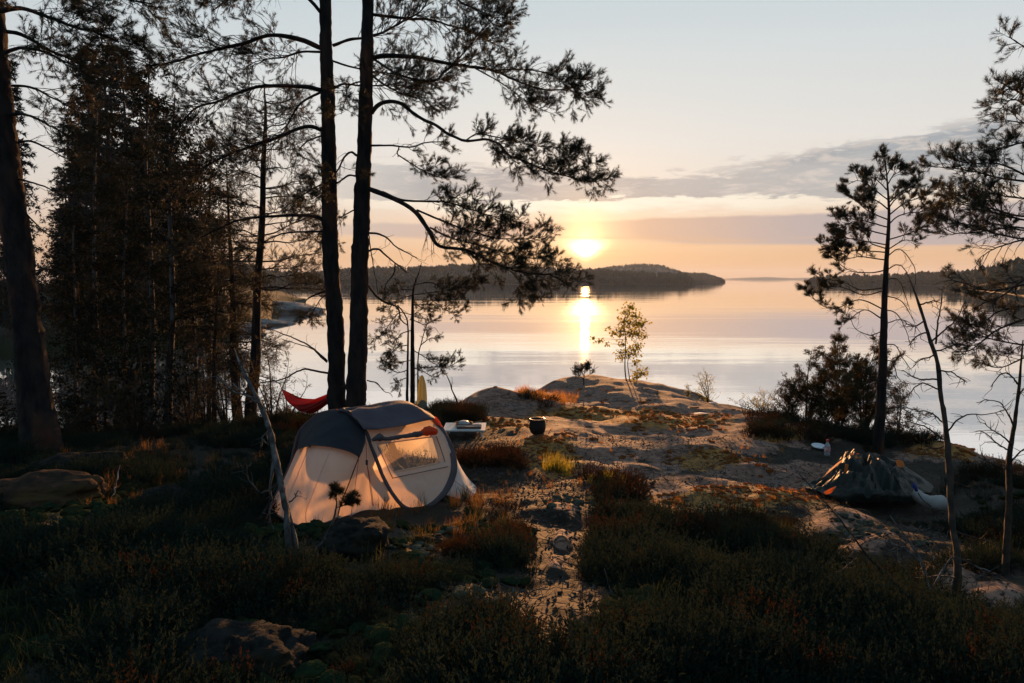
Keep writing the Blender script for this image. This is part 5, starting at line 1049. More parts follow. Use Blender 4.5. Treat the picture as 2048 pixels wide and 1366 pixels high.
# traced trees of the left bank
def left_bank():
    r = np.random.default_rng(5)
    # pine with crooked stem
    Y = 13.3; conifer_from('pine_tree', 'crooked thin pine between the twin pines and the birch', 502, Y, [(503, 798), (511, 725), (513, 633), (518, 523), (524, 450), (527, 330), (531, 230), (528, 170)], [.13, .11, .09, .08, .07, .06, .05, .035, .01],
                 whorls(r, .42, 1.0, 42, 1.5, .6, .1, .35), 31, dens=8, lmax=.42, nn=22, bare=.2, s0=.3)
    # slim spruce
    Y = 14.6; conifer_from('spruce_tree', 'slim double-stemmed spruce left of the crooked pine', 478, Y, [(470, 743), (465, 578), (458, 450), (455, 380), (452, 320)], [.11, .10, .08, .05, .03, .006],
                 whorls(r, .30, 1.0, 60, 1.15, .35, -.18, .05, .4), 32, dens=9, lmax=.32, nn=20, ln=.035, wd=.004, bare=.2, s0=.15, up=.05, droop=.1)
    Y = 14.2; conifer_from('spruce_tree', 'small bare-stemmed spruce next to the slim double one', 430, Y, [(428, 760), (432, 640), (436, 560), (438, 500)], [.06, .05, .04, .02, .005],
                 whorls(r, .15, 1.0, 46, .95, .25, -.1, .1, .4), 33, dens=10, lmax=.28, nn=20, ln=.035, wd=.004, bare=.15, s0=.1, up=.05, droop=.08)
    # multi-stem pine right of the twin pines
    Y = 14.2; b = gp(822, Y); t = Tree('pine_tree', 'small multi-stem pine beside the yellow towel', b)
    t.trunk(np.vstack([[b - (0, 0, .1)], A([(825, 805), (825, 743), (825, 633), (827, 578), (838, 545), (843, 525)], Y, Y)]), [.058, .052, .048, .04, .032, .018, .006], n=44, sides=9)
    for p_, rr in (([(814, 812), (815, 740), (816, 655), (810, 630), (795, 610)], .032), ([(836, 800), (836, 720), (842, 688), (850, 660), (858, 640)], .02)):
        V, F = tube(catmull(A(p_, Y, Y + .2), 30), np.linspace(rr, rr * .35, 30), 8, rough=.12); part('stem', V, F, M_BARK, t.o)
    N = 0
    for pts in ([(826, 590), (860, 585), (900, 580), (945, 575)], [(826, 610), (870, 610), (905, 625), (930, 610)], [(827, 580), (800, 580), (775, 590)], [(826, 600), (860, 600), (890, 600), (925, 590)], [(826, 590), (795, 600), (775, 620)], [(824, 630), (800, 625), (785, 640), (770, 660), (745, 685)], [(826, 640), (850, 650), (862, 645)], [(825, 660), (800, 670), (785, 700), (775, 720)], [(824, 720), (795, 725), (770, 722)],
                [(826, 700), (850, 715), (870, 730), (895, 740)], [(840, 735), (880, 735), (900, 735), (918, 725)], [(826, 735), (850, 745), (865, 755)], [(815, 755), (800, 760), (788, 762)], [(842, 690), (855, 680), (865, 675)], [(816, 690), (795, 695), (785, 705)], [(826, 570), (860, 565), (890, 575), (940, 572)], [(816, 740), (795, 745), (775, 735)], [(820, 640), (835, 625), (850, 640)], [(825, 600), (840, 615), (858, 620)]):
        N += 1; t.limb(A(pts, Y, Y + r.uniform(-.5, .5)), .012, .004, 600 + N, dens=11, lmax=.3, nn=26, ln=.05, wd=.0038, bare=.2, s0=.15, shoot=.08)
    t.dead(A([(852, 665), (868, 657), (875, 668), (880, 672)], Y, Y), .006, .003, 640, 5, .12, M_TWIG)
    b = gp(915, 15.0); t = Tree('dead_tree', 'bare forked twig standing left of the rock dome', b, bark=M_TWIG); t.trunk(np.vstack([[b - (0, 0, .1)], A([(913, 800), (904, 780), (900, 765), (893, 750), (886, 735)], 15, 15)]), [.022, .02, .016, .013, .01, .005], n=24, sides=6, rough=.2); t.dead(A([(903, 778), (904, 765), (903, 755)], 15, 15), .009, .003, 650, 2, .1, M_TWIG)
left_bank()
# ------------------------------------------------------------------ broadleaf trees, bushes and the wood on the far bank of the bay
def bush_mesh(h, w, nst, leafn, kind, seed, lean=0.25, bare=0.15):
    """stems and foliage of one bush in local coordinates -> (stem V,F), (leaf V,F)"""
    r = np.random.default_rng(seed); seg = []; tips = []; mb = MB()
    for k in range(nst):
        a = r.uniform(0, 6.283); hh = h * (r.uniform(.55, 1.0) if k else 1.0); lx = lean * w * r.uniform(.3, 1.6) * (1 if k else .15)
        P = catmull(np.array([(0.04 * w * math.cos(a), 0.04 * w * math.sin(a), -.08), (lx * .4 * math.cos(a), lx * .4 * math.sin(a), hh * .35), (lx * math.cos(a), lx * math.sin(a), hh * .7), (lx * 1.2 * math.cos(a) + r.normal() * .05 * w, lx * 1.2 * math.sin(a) + r.normal() * .05 * w, hh)]), 14)
        V, F = tube(P, np.linspace(.008 + .010 * hh, .002, 14), 5); mb.add(V, F)
        nb = int(16 * hh / max(h, .1) + 4)
        for j in range(nb):
            s = bare + (1 - bare) * (j + r.random()) / nb; i = min(12, int(s * 13)); p = P[i]; b = r.uniform(0, 6.283); up = {'juniper': .9, 'birch': .45, 'willow': .8}[kind]
            d = unit(np.array((math.cos(b), math.sin(b), up * r.uniform(.3, 1.3)))); l = w * (.20 + .32 * (1 - s) + .1 * math.sin(math.pi * s)) * r.uniform(.5, 1.15)
            q = p
            for m in range(4):
                q2 = q + d * l / 4; seg.append((q, q2, .0035, .002)); d = unit(d + r.normal(size=3) * .22 + np.array((0, 0, .10 if kind != 'birch' else -.10)))
                for _ in range(2): tips.append((q + (q2 - q) * r.random(), d))
                q = q2
            for _ in range(2): tips.append((q, d))
    V, F = segs_mesh(np.array([q[0] for q in seg]), np.array([q[1] for q in seg]), .004, .002); mb.add(V, F)
    n = leafn; idx = r.integers(0, len(tips), n); TP = np.array([t[0] for t in tips])[idx]; TD = np.array([t[1] for t in tips])[idx]
    if kind == 'juniper':
        d = TD + r.normal(size=TD.shape) * .45; LV = needles([(p, dd, .07) for p, dd in zip(TP + r.normal(size=TP.shape) * .02, d)], 6, .032, .0085, .8, seed)
    else: LV = leaves(TP + r.normal(size=TP.shape) * (.030 if kind == 'birch' else .02) * max(1, h * .5), .055 if kind == 'birch' else .045, seed, .4, .7 if kind == 'birch' else .35)
    return mb.vf(), LV
def shrub(name, label, px, Y, h, w, nst, leafn, kind, seed, leafmat, group=None, lean=.25, bare=.15, cat='bush', bark=None):
    p = gp(px, Y); o = thing(name, label, cat, p, group); (sv, sf), (lv, lf) = bush_mesh(h, w, nst, leafn, kind, seed, lean, bare)
    part('stems', sv + p, sf, bark or M_TWIG, o); part('foliage', lv + p, lf, leafmat, o, False); return o
def H(px, top, Y): return at(px, top, Y)[2] - gp(px, Y)[2]
# on the rock dome
def dome_birch():
    Y = 20.0; p = gp(1258, Y); o = thing('birch_sapling', 'slender sunlit birch sapling on top of the rock dome', 'sapling', p); r = np.random.default_rng(3); mb = MB(); tips = []; seg = []
    stems = [A([(1256, 780), (1250, 740), (1251, 690), (1250, 660), (1247, 640), (1262, 612)], Y, Y), A([(1262, 780), (1258, 750), (1256, 720), (1270, 690), (1276, 660)], Y, Y + .3), A([(1266, 778), (1272, 765), (1282, 745), (1292, 738)], Y, Y - .2)]
    for k, st in enumerate(stems): V, F = tube(catmull(st, 20), np.linspace(.024 - .006 * k, .004, 20), 6); mb.add(V, F)
    V, F = mb.vf(); part('stems', V, F, M_TWIG, o)
    cl = [(1262, 615, 10, 8, 70), (1254, 628, 14, 10, 90), (1270, 632, 12, 10, 90), (1248, 645, 12, 12, 110), (1265, 648, 16, 10, 110), (1280, 650, 12, 10, 80), (1240, 662, 14, 10, 110), (1258, 665, 18, 9, 160), (1275, 668, 14, 9, 110), (1290, 645, 8, 6, 35), (1225, 668, 6, 5, 26), (1214, 655, 7, 4, 18), (1186, 676, 5, 4, 16), (1195, 682, 7, 4, 20), (1203, 680, 5, 4, 12), (1212, 688, 6, 6, 14), (1245, 685, 8, 6, 40), (1275, 690, 10, 8, 60), (1260, 698, 14, 8, 70), (1243, 705, 12, 10, 70), (1270, 705, 14, 8, 80), (1240, 715, 9, 7, 36), (1258, 712, 12, 6, 50), (1290, 672, 6, 6, 20), (1272, 725, 8, 8, 50), (1277, 745, 9, 10, 90), (1285, 748, 8, 6, 40), (1268, 755, 7, 9, 40), (1292, 738, 5, 5, 20)]
    for (a, b, ra, rb, n) in cl:
        c = at(a, b, Y); s = Y / FPX; q = np.stack([c[0] + r.normal(size=n) * ra * s * .55, c[1] + r.normal(size=n) * ra * s * .7, c[2] + r.normal(size=n) * rb * s * .55], 1); tips.append(q)
        st = min((pt for S in stems for pt in catmull(S, 20)), key=lambda z: np.linalg.norm(z - c) + 2 * max(0, z[2] - c[2])); seg.append((st, c, .006, .002))
        for qq in q[::6]: seg.append((c, qq, .003, .0015))
    V, F = segs_mesh(np.array([q[0] for q in seg]), np.array([q[1] for q in seg]), np.array([q[2] for q in seg]), np.array([q[3] for q in seg])); part('twigs', V, F, M_TWIG, o)
    V, F = leaves(np.concatenate(tips), .075, 4, .3, .75); part('foliage', V, F, M_LEAF, o, False)
dome_birch()
def pine_seedling():
    Y = 18.6; p = gp(1167, Y); t = Tree('pine_seedling', 'small pine seedling on the rock left of the birch sapling', p, cat='sapling')
    top = at(1169, 736, Y); t.trunk(np.array([p - (0, 0, .1), p * .5 + top * .5, top]), [.02, .014, .004], n=16, sides=6)
    r = np.random.default_rng(6)
    for k in range(15):
        s = .25 + .73 * k / 15; b = p + (top - p) * s; a = r.uniform(0, 6.283); l = .40 * (1.05 - s) + .08; d = np.array((math.cos(a), math.sin(a) * .8, .75)); e = b + unit(d) * l
        t.limb(np.array([b, b * .5 + e * .5 - (0, 0, .03), e]), .006, .003, 700 + k, nn=30, ln=.05, wd=.0045, dens=5, lmax=.10, s0=.3, bare=0, shoot=.14, ter=2, up=.6)
pine_seedling()
shrub('bush', 'wispy green willow bush on the crest right of the birch sapling', 1418, 18.0, H(1418, 742, 18.0), .75, 5, 620, 'willow', 8, M_LEAF, lean=.5)
shrub('bush', 'tiny leafy sprig at the foot of the rock dome', 1376, 18.6, .42, .3, 3, 110, 'willow', 9, M_LEAF)
shrub('bush', 'low willow scrub left of the junipers', 1525, 17.0, H(1525, 785, 17.0), .9, 6, 700, 'willow', 10, M_LEAF, lean=.5)
for px, Y, top, w, ns, n, sd, lab in ((1610, 13.6, 695, .85, 4, 2600, 11, 'left one of the junipers, with a narrow pointed top'), (1672, 13.8, 668, .9, 5, 4200, 12, 'tallest dark juniper between the pointed one and the slender pine'), (1725, 13.5, 690, 1.05, 6, 4600, 13, 'broad juniper close behind the slender pine stem'), (1575, 13.8, 758, .8, 4, 1500, 14, 'low juniper at the left end of the row'), (1795, 13.4, 765, .9, 5, 1500, 15, 'thin open juniper right of the slender pine stem'), (1640, 13.2, 740, .9, 5, 2200, 16, 'squat juniper in the middle of the row')):
    shrub('juniper', lab, px, Y, H(px, top, Y), w, ns, int(n * 1.9), 'juniper', sd, M_JUN, 'junipers on the right of the rock', .4)
# left bank understory
LB = [(20, 11.0, 790, 1.0, 'birch', 'leafy bush left of the massive pine'), (150, 12.0, 640, 1.3, 'birch', 'dark leafy bush right of the massive pine'), (215, 12.6, 590, 1.4, 'birch', 'tall dark bush behind the pale stick'), (290, 12.2, 600, 1.3, 'birch', 'dark rust-tinged bush left of the birch trunk'), (270, 11.6, 740, 1.1, 'juniper', 'low juniper at the waterline left of the birch trunk'), (385, 12.6, 640, 1.2, 'birch', 'rusty leaved bush right of the birch trunk'),
      (410, 12.0, 720, .9, 'juniper', 'low juniper between birch trunk and slim spruce'), (545, 12.4, 672, .75, 'juniper', 'slim juniper beside the left end of the hammock'), (575, 12.2, 745, .5, 'juniper', 'small juniper in front of the hammock'), (455, 12.4, 690, .8, 'juniper', 'juniper in front of the slim spruce stems'), (110, 11.4, 780, 1.0, 'juniper', 'low dark juniper at the foot of the massive pine'), (335, 11.9, 780, .9, 'juniper', 'low juniper at the foot of the birch')]
for k, (px, Y, top, w, kind, lab) in enumerate(LB):
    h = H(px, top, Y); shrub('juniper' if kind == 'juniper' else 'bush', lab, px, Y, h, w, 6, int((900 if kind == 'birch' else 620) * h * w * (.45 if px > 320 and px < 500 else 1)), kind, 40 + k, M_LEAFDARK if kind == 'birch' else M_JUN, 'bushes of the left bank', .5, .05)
def birch(px, Y, pts, top_w, n, seed, label, r0=.09):
    p = gp(px, Y); o = thing('birch_tree', label, 'tree', p); P = catmull(np.vstack([[p - (0, 0, .1)], A(pts, Y, Y)]), 44); V, F = tube(P, np.linspace(r0, .012, 44), 10, rough=.12); part('trunk', V, F, M_BIRCH, o)
    r = np.random.default_rng(seed); seg = []; tips = []
    for k in range(46):
        s = .34 + .66 * k / 46; b = P[int(s * 43)]; a = r.uniform(0, 6.283); l = top_w * (1.15 - s) * r.uniform(.6, 1.2) + .2; d = unit(np.array((math.cos(a), math.sin(a), r.uniform(.3, .9)))); q = b
        for m in range(6):
            q2 = q + d * l / 6; seg.append((q, q2, .012 * (1 - m / 7), .012 * (1 - (m + 1) / 7))); d = unit(d + r.normal(size=3) * .2 - (0, 0, .16))
            for _ in range(3):
                e = unit(d + r.normal(size=3) * .8 - (0, 0, .5)); z = q + (q2 - q) * r.random(); w = z + e * r.uniform(.12, .45); seg.append((z, w, .003, .0015))
                for f in r.random(7): tips.append(z + (w - z) * f)
            q = q2
    V, F = segs_mesh(np.array([q[0] for q in seg]), np.array([q[1] for q in seg]), np.array([q[2] for q in seg]), np.array([q[3] for q in seg])); part('branches', V, F, M_TWIG, o)
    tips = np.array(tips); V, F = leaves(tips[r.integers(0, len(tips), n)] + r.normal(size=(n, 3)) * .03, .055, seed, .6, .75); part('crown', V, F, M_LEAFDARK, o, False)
birch(337, 14.0, [(337, 816), (340, 706), (346, 633), (344, 541), (340, 450), (340, 350), (344, 275), (350, 190)], 1.5, 6000, 71, 'white-barked birch trunk in the middle of the left trees')
birch(395, 15.2, [(395, 800), (390, 700), (385, 600), (392, 500), (400, 420), (405, 330)], 1.2, 3000, 72, 'slender dark birch right of the white-barked one', .05)
birch(245, 14.5, [(248, 800), (250, 700), (246, 600), (250, 480), (256, 380)], 1.3, 5200, 73, 'leafy birch left of the white-barked one', .055)
birch(150, 14.2, [(150, 810), (152, 700), (150, 600), (146, 500), (150, 420)], 1.2, 4600, 74, 'leafy birch just right of the massive pine', .05)

birch(300, 16.5, [(302, 800), (305, 650), (300, 480), (292, 330), (296, 200), (300, 110)], 2.1, 11000, 75, 'tall dark leafy tree left of the white-barked birch', .09)
birch(420, 16.8, [(418, 800), (420, 650), (416, 500), (420, 380), (424, 270)], 1.8, 7500, 76, 'leafy tree behind the slim spruce stems', .07)
birch(190, 16.6, [(190, 800), (192, 650), (188, 480), (190, 340), (195, 220)], 1.9, 8500, 77, 'leafy tree between the massive pine and the dark spruces', .08)

# far bank of the bay
def shoreY(px): return np.interp(px, [-1500, -300, 250, 330, 450, 520, 560, 612], [40, 46, 50, 54, 64, 84, 108, 124])
def build_far_bank():
    pxs = np.linspace(-1500, 612, 180); d = np.array([-3, -.5, .4, 1.2, 3, 7, 14, 28, 50, 80]); S = shoreY(pxs); w = np.clip((620 - pxs) / 120, .06, 1)
    X = np.empty((180, 10, 3))
    for j, dd in enumerate(d):
        dj = dd * (w if dd > 0 else 1); Yr = S + dj; X[:, j, 0] = (pxs - 1024) / FPX * Yr; X[:, j, 1] = Yr
        X[:, j, 2] = (-1.2, -.15, .25, .55, .9, 1.4, 2.2, 3.5, 4.5, 3.0)[j] * (np.where(dd > 0, .35 + .65 * w, 1)) + (0.12 * fbm(pxs * .06, dd * .4 + 0 * pxs, 0, 3, 8) if dd > 0.1 else 0)
    m = mat_noise('far_bank_grass', (0.012, 0.022, 0.012), (0.025, 0.034, 0.016), .5, .95, .1, c3=(0.05, 0.05, 0.045))
    tag(link('far_bank', mesh_from('far_bank', X.reshape(-1, 3), grid_faces(180, 10), [m], True)), 'low grassy bank across the bay on the left', None, None, 'structure')
    mr = mat_noise('shore_slab_rock', (0.10, 0.10, 0.10), (0.20, 0.19, 0.185), .8, .9, .15, .5, 3)
    for (px, Y, sx, sy, sz, lab) in ((540, 112, 8.5, 5, 1.9, 'smooth grey rock slab sloping into the bay on the left'), (520, 82, 4.0, 2.5, .7, 'low pale rock at the waterline in front of the slab'), (440, 72, 5, 3, .9, 'dark shore rock left of the slab')):
        p = np.array(((px - 1024) / FPX * Y, Y, 0.0)); me = bmesh.new(); bmesh.ops.create_icosphere(me, subdivisions=4, radius=1); V = np.array([v.co for v in me.verts]); F = np.array([[v.index for v in f.verts] for f in me.faces]); me.free()
        V = V * (1 + .18 * fbm(V[:, 0] * 1.5, V[:, 1] * 1.5 + px, V[:, 2] * 1.5, 3, 9))[:, None] * (sx, sy, sz); tag(link('shore_rock', mesh_from('shore_rock', V, F, [mr], True), None, p), lab, 'rock')
    # reeds at the water's edge
    r = np.random.default_rng(15); n = 9000; px = r.uniform(-200, 500, n); Yr = shoreY(px) + r.uniform(-2.2, 1.0, n); P = np.stack([(px - 1024) / FPX * Yr, Yr, 0 * Yr], 1); hgt = r.uniform(.6, 1.5, n)
    tip = P + np.stack([r.normal(size=n) * .15, r.normal(size=n) * .1, hgt], 1); wd = np.array((.03, 0, 0)); V = np.stack([P - wd, P + wd, tip], 1).reshape(-1, 3)
    tag(link('reeds', mesh_from('reeds', V, np.arange(3 * n).reshape(-1, 3), [mat_noise('reeds', (0.015, 0.035, 0.018), (0.03, 0.05, 0.02), .6)])), 'reeds along the far bank of the bay', None, None, 'stuff')
build_far_bank()
def spruce_proto(seed, h=20.0, w=5.2, pine=False):
    r = np.random.default_rng(seed); P = np.array([(0, 0, -.5), (r.normal() * .1, r.normal() * .1, h * .5), (0, 0, h)]); tv, tf = tube(catmull(P, 14), np.linspace(.22, .03, 14), 7)
    sh = []; seg = []; nl = 34 if not pine else 30
    for k in range(nl):
        s = (.10 if not pine else .42) + (.9 if not pine else .57) * k / nl; L = (w / 2 * (1.04 - s) ** .8 * (1.1 if not pine else 1.35) + .25); nb = 6
        for b in range(nb):
            a = r.uniform(0, 6.283); l = L * r.uniform(.55, 1.15); d = np.array((math.cos(a), math.sin(a), r.uniform(-.30, .0) if not pine else r.uniform(0, .5))); q = np.array((0, 0, s * h + r.uniform(-.3, .3)))
            seg.append((q, q + unit(d) * l, .03, .008)); m = max(3, int(l * 3.2))
            for j in range(m):
                f = (j + .6) / m; p = q + unit(d) * l * f - np.array((0, 0, .10 * l * f * f if not pine else -.1 * f))
                for _ in range(2): sh.append((p, np.array((math.cos(a) + r.normal() * .7, math.sin(a) + r.normal() * .7, r.normal() * .3 - (.25 if not pine else -.2))), .35))
    V, F = segs_mesh(np.array([q[0] for q in seg]), np.array([q[1] for q in seg]), .03, .008); mb = MB(); mb.add(tv, tf); mb.add(V, F)
    nv, nf = needles(sh, 8, .36, .085, .85, seed); V, F = mb.vf(); return mesh_from('trunk', V, F, [M_TWIG], True), mesh_from('crown', nv, nf, [M_SPRUCE])
SPR = [spruce_proto(1), spruce_proto(2, 20, 4.2), spruce_proto(3, 20, 6.0)]; PIN = [spruce_proto(4, 20, 5.5, True), spruce_proto(5, 20, 6.5, True)]
def bank_birch_proto(seed):
    r = np.random.default_rng(seed); P = np.array([(0, 0, -.5), (.3, 0, 6), (-.1, .2, 12.0)]); tv, tf = tube(catmull(P, 12), np.linspace(.13, .03, 12), 6); pts = []
    for k in range(42):
        z = r.uniform(2.2, 12.0); w = 2.4 * math.sin(math.pi * min(1, max(.08, (z - 1) / 12.5))); a = r.uniform(0, 6.283); c = np.array((math.cos(a) * w * r.random() ** .5, math.sin(a) * w * r.random() ** .5, z)); pts.append(c + r.normal(size=(95, 3)) * (.5, .5, .4))
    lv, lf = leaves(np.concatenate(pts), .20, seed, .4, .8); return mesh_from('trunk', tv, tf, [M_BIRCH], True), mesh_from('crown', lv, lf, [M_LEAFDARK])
BBR = [bank_birch_proto(1), bank_birch_proto(2)]
def bank_tree(protos, name, label, px, Y, top, group, k, wid=1.0):
    x = (px - 1024) / FPX * Y; zb = 1.0; h = at(px, top, Y)[2] - zb; o = thing(name, label, 'tree', (x, Y, zb), group); tr, cr = protos[k % len(protos)]; s = h / (20.0 if protos is not BBR else 12.4)
    o.rotation_euler = (0, 0, k * 1.7); o.scale = (s * wid, s * wid, s)
    for nm, me in (('trunk', tr), ('crown', cr)): c = bpy.data.objects.new(nm, me); COL.objects.link(c); c.parent = o
r = np.random.default_rng(9); G1 = 'tall spruces across the bay'; L1 = 'tall dark spruce in the dense wood across the bay'
bank_tree(SPR, 'spruce_tree', 'thin solitary spruce seen right of the massive pine trunk', 48, 44, 108, None, 1, .75)
bank_tree(SPR, 'spruce_tree', 'spruce whose pointed top rises highest above the left wood', 232, 52, 52, None, 0, 1.15)
for k, (px, Y, top, w) in enumerate([(198, 54, 95, 1), (268, 53, 85, 1.1), (165, 58, 190, 1), (300, 56, 130, 1), (215, 60, 150, 1.0), (180, 66, 260, 1.0), (330, 62, 210, .9), (20, 55, 260, .9), (-40, 52, 180, 1), (-110, 50, 160, 1), (145, 70, 330, 1.3), (360, 68, 300, 1), (400, 74, 380, 1), (430, 80, 430, 1), (240, 50, 300, 1.1), (205, 51, 330, 1.1), (310, 58, 300, 1.1), (170, 56, 300, .9), (290, 58, 250, .9), (230, 57, 330, 1.0), (330, 60, 330, .9), (140, 56, 420, 1.0), (365, 66, 380, .9)]):
    bank_tree(SPR, 'spruce_tree', L1, px, max(Y, shoreY(px) + 3), top, G1, k, w)
for k, (px, Y, top, w) in enumerate([(345, 66, 250, 1), (385, 72, 320, 1), (450, 88, 470, 1), (480, 96, 495, 1)]):
    bank_tree(PIN, 'pine_tree', 'round-topped pine at the thinner right side of the wood across the bay', px, max(Y, shoreY(px) + 3), top, 'pines across the bay', k, w)
for k, (px, Y, top, w) in enumerate([(150, 53, 480, 1), (210, 53, 500, 1.2), (260, 54, 520, 1.1), (310, 57, 500, 1.1), (350, 60, 530, 1), (390, 63, 545, 1), (430, 68, 560, 1), (110, 52, 520, 1.1), (60, 51, 540, 1.1), (10, 50, 520, 1.2), (470, 78, 575, .9), (175, 55, 560, 1.3), (235, 55, 570, 1.3), (290, 56, 580, 1.3), (335, 58, 590, 1.2)]):
    bank_tree(BBR, 'birch_tree', 'low leafy birch at the water edge below the dark spruces', px, max(Y, shoreY(px) + 2), top, 'birches across the bay', k, w)
# ------------------------------------------------------------------ ground cover
def scatter(name, label, pts, rot, scl, idx, protos, names=None):
    """one 'stuff' object: prototype plants instanced on points with their own turn and size"""
    me = bpy.data.meshes.new(name); me.vertices.add(len(pts)); me.vertices.foreach_set('co', np.asarray(pts, np.float32).ravel())
    for nm, ty, arr, key in (('rot', 'FLOAT_VECTOR', rot, 'vector'), ('scl', 'FLOAT', scl, 'value'), ('pick', 'INT', idx, 'value')):
        a = me.attributes.new(nm, ty, 'POINT'); a.data.foreach_set(key, np.asarray(arr, np.int32 if ty == 'INT' else np.float32).ravel())
    o = link(name, me); tag(o, label, None, None, 'stuff')
    pc = bpy.data.collections.new(name + '_plants')
    for k, pm in enumerate(protos): po = bpy.data.objects.new('%s_%02d' % (name + '_plant', k), pm); pc.objects.link(po)
    ng = bpy.data.node_groups.new(name + '_scatter', 'GeometryNodeTree'); ng.interface.new_socket('Geometry', in_out='INPUT', socket_type='NodeSocketGeometry'); ng.interface.new_socket('Geometry', in_out='OUTPUT', socket_type='NodeSocketGeometry')
    N = ng.nodes; Lk = ng.links; gi = N.new('NodeGroupInput'); go = N.new('NodeGroupOutput'); ci = N.new('GeometryNodeCollectionInfo'); ci.inputs['Collection'].default_value = pc; ci.inputs['Separate Children'].default_value = True; ci.inputs['Reset Children'].default_value = True
    ip = N.new('GeometryNodeInstanceOnPoints'); ip.inputs['Pick Instance'].default_value = True
    def na(nm, ty): q = N.new('GeometryNodeInputNamedAttribute'); q.data_type = ty; q.inputs[0].default_value = nm; return q.outputs[0]
    Lk.new(gi.outputs[0], ip.inputs['Points']); Lk.new(ci.outputs[0], ip.inputs['Instance']); Lk.new(na('pick', 'INT'), ip.inputs['Instance Index'])
    e2r = N.new('FunctionNodeEulerToRotation'); Lk.new(na('rot', 'FLOAT_VECTOR'), e2r.inputs[0]); Lk.new(e2r.outputs[0], ip.inputs['Rotation']); Lk.new(na('scl', 'FLOAT'), ip.inputs['Scale'])
    Lk.new(ip.outputs[0], go.inputs[0]); md = o.modifiers.new('scatter', 'NODES'); md.node_group = ng; return o
M_HEATH = mat_noise('heather', (0.0062, 0.0200, 0.0180), (0.0130, 0.0320, 0.0245), 5, .95, .0, c3=(0.020, 0.027, 0.020), trans=.2, tcol=(0.032, 0.040, 0.020), rnd=.4)
M_HEATHR = mat_noise('rusty_heather', (0.009, 0.016, 0.011), (0.019, 0.020, 0.012), 5, .95, .0, c3=(0.030, 0.019, 0.011), trans=.2, tcol=(0.08, 0.034, 0.012), rnd=.5)
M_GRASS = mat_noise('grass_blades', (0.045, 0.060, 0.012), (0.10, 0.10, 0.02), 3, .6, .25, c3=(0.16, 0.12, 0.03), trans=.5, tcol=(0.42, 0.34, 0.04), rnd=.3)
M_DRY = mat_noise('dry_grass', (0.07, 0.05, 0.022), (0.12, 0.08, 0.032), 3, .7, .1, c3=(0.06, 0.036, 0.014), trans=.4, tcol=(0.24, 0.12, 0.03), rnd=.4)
M_TUFT = mat_noise('shade_tinted_grass', (0.020, 0.032, 0.012), (0.040, 0.045, 0.015), 3, .7, .1, trans=.3, tcol=(0.07, 0.065, 0.015))  # darker copy of the grass, foreground shade put into its colour
M_DMOSS = mat_noise('dark_moss', (0.008, 0.019, 0.012), (0.020, 0.036, 0.017), 14, .95, .0, 1.0, 60, c3=(0.030, 0.026, 0.010), rnd=.6)
M_LICHEN = mat_noise('reindeer_lichen', (0.05, 0.058, 0.045), (0.11, 0.12, 0.095), 30, .95, .0, 1.0, 90, c3=(0.04, 0.04, 0.025), rnd=.5)
M_LIT = mat_noise('litter_chips', (0.014, 0.011, 0.009), (0.034, 0.027, 0.023), 9, .9, .1, c3=(0.09, 0.084, 0.078), rnd=.8)
M_MOSSC = mat_noise('moss_cushions', (0.08, 0.045, 0.018), (0.26, 0.12, 0.032), 7, .95, .05, .8, 40, c3=(0.14, 0.065, 0.022), trans=.45, tcol=(0.85, 0.38, 0.07))
def heather_proto(seed, m, n=46, rad=.16, h=.26):
    r = np.random.default_rng(seed); sh = []; seg = []
    for k in range(n):
        a = r.uniform(0, 6.283); q = rad * math.sqrt(r.random()); p = np.array((q * math.cos(a), q * math.sin(a), -.02)); d = unit(np.array((math.cos(a) * .5 * q / rad + r.normal() * .2, math.sin(a) * .5 * q / rad + r.normal() * .2, 1.0))); l = h * r.uniform(.5, 1.15)
        seg.append((p, p + d * l * .6, .0025, .0015)); sh.append((p + d * l * .25, d, l * .75))
        if r.random() < .7: e = unit(d + r.normal(size=3) * .35); sh.append((p + d * l * .4, e, l * .5))
    mb = MB(); V, F = segs_mesh(np.array([q[0] for q in seg]), np.array([q[1] for q in seg]), .0025, .0012); mb.add(V, F); V, F = needles(sh, 13, .022, .0075, .62, seed); mb.add(V, F)
    V, F = mb.vf(); return mesh_from('heather_plant', V, F, [m])
def grass_proto(seed, m, n=40, rad=.07, h=.28, wd=.005):
    r = np.random.default_rng(seed); V = []; F = []
    for k in range(n):
        a = r.uniform(0, 6.283); q = rad * math.sqrt(r.random()); p = np.array((q * math.cos(a), q * math.sin(a), -.02)); b = r.uniform(0, 6.283); ln = np.array((math.cos(b), math.sin(b), 0)) * r.uniform(.05, .55); l = h * r.uniform(.5, 1.15); s = np.array((-math.sin(b), math.cos(b), 0)) * wd / 2; i = len(V)
        for t, w in ((0, 1), (.45, .8), (.8, .45)): c = p + np.array((0, 0, l * t * (1 - .15 * t))) + ln * l * t * t; V += [c - s * w, c + s * w]
        V.append(p + np.array((0, 0, l * .85)) + ln * l); F += [(i, i + 1, i + 3), (i, i + 3, i + 2), (i + 2, i + 3, i + 5), (i + 2, i + 5, i + 4), (i + 4, i + 5, i + 6)]
    return mesh_from('grass_plant', np.array(V), np.array(F), [m])
def chip_proto(seed, m):
    r = np.random.default_rng(seed); n = 5; a = np.sort(r.uniform(0, 6.283, n)); q = r.uniform(.5, 1.0, n); V = [(q[j] * math.cos(a[j]) * .02, q[j] * math.sin(a[j]) * .012, .003 * r.normal()) for j in range(n)] + [(0, 0, .006)]; return mesh_from('chip', np.array(V), np.array([(j, (j + 1) % n, n) for j in range(n)]), [m])
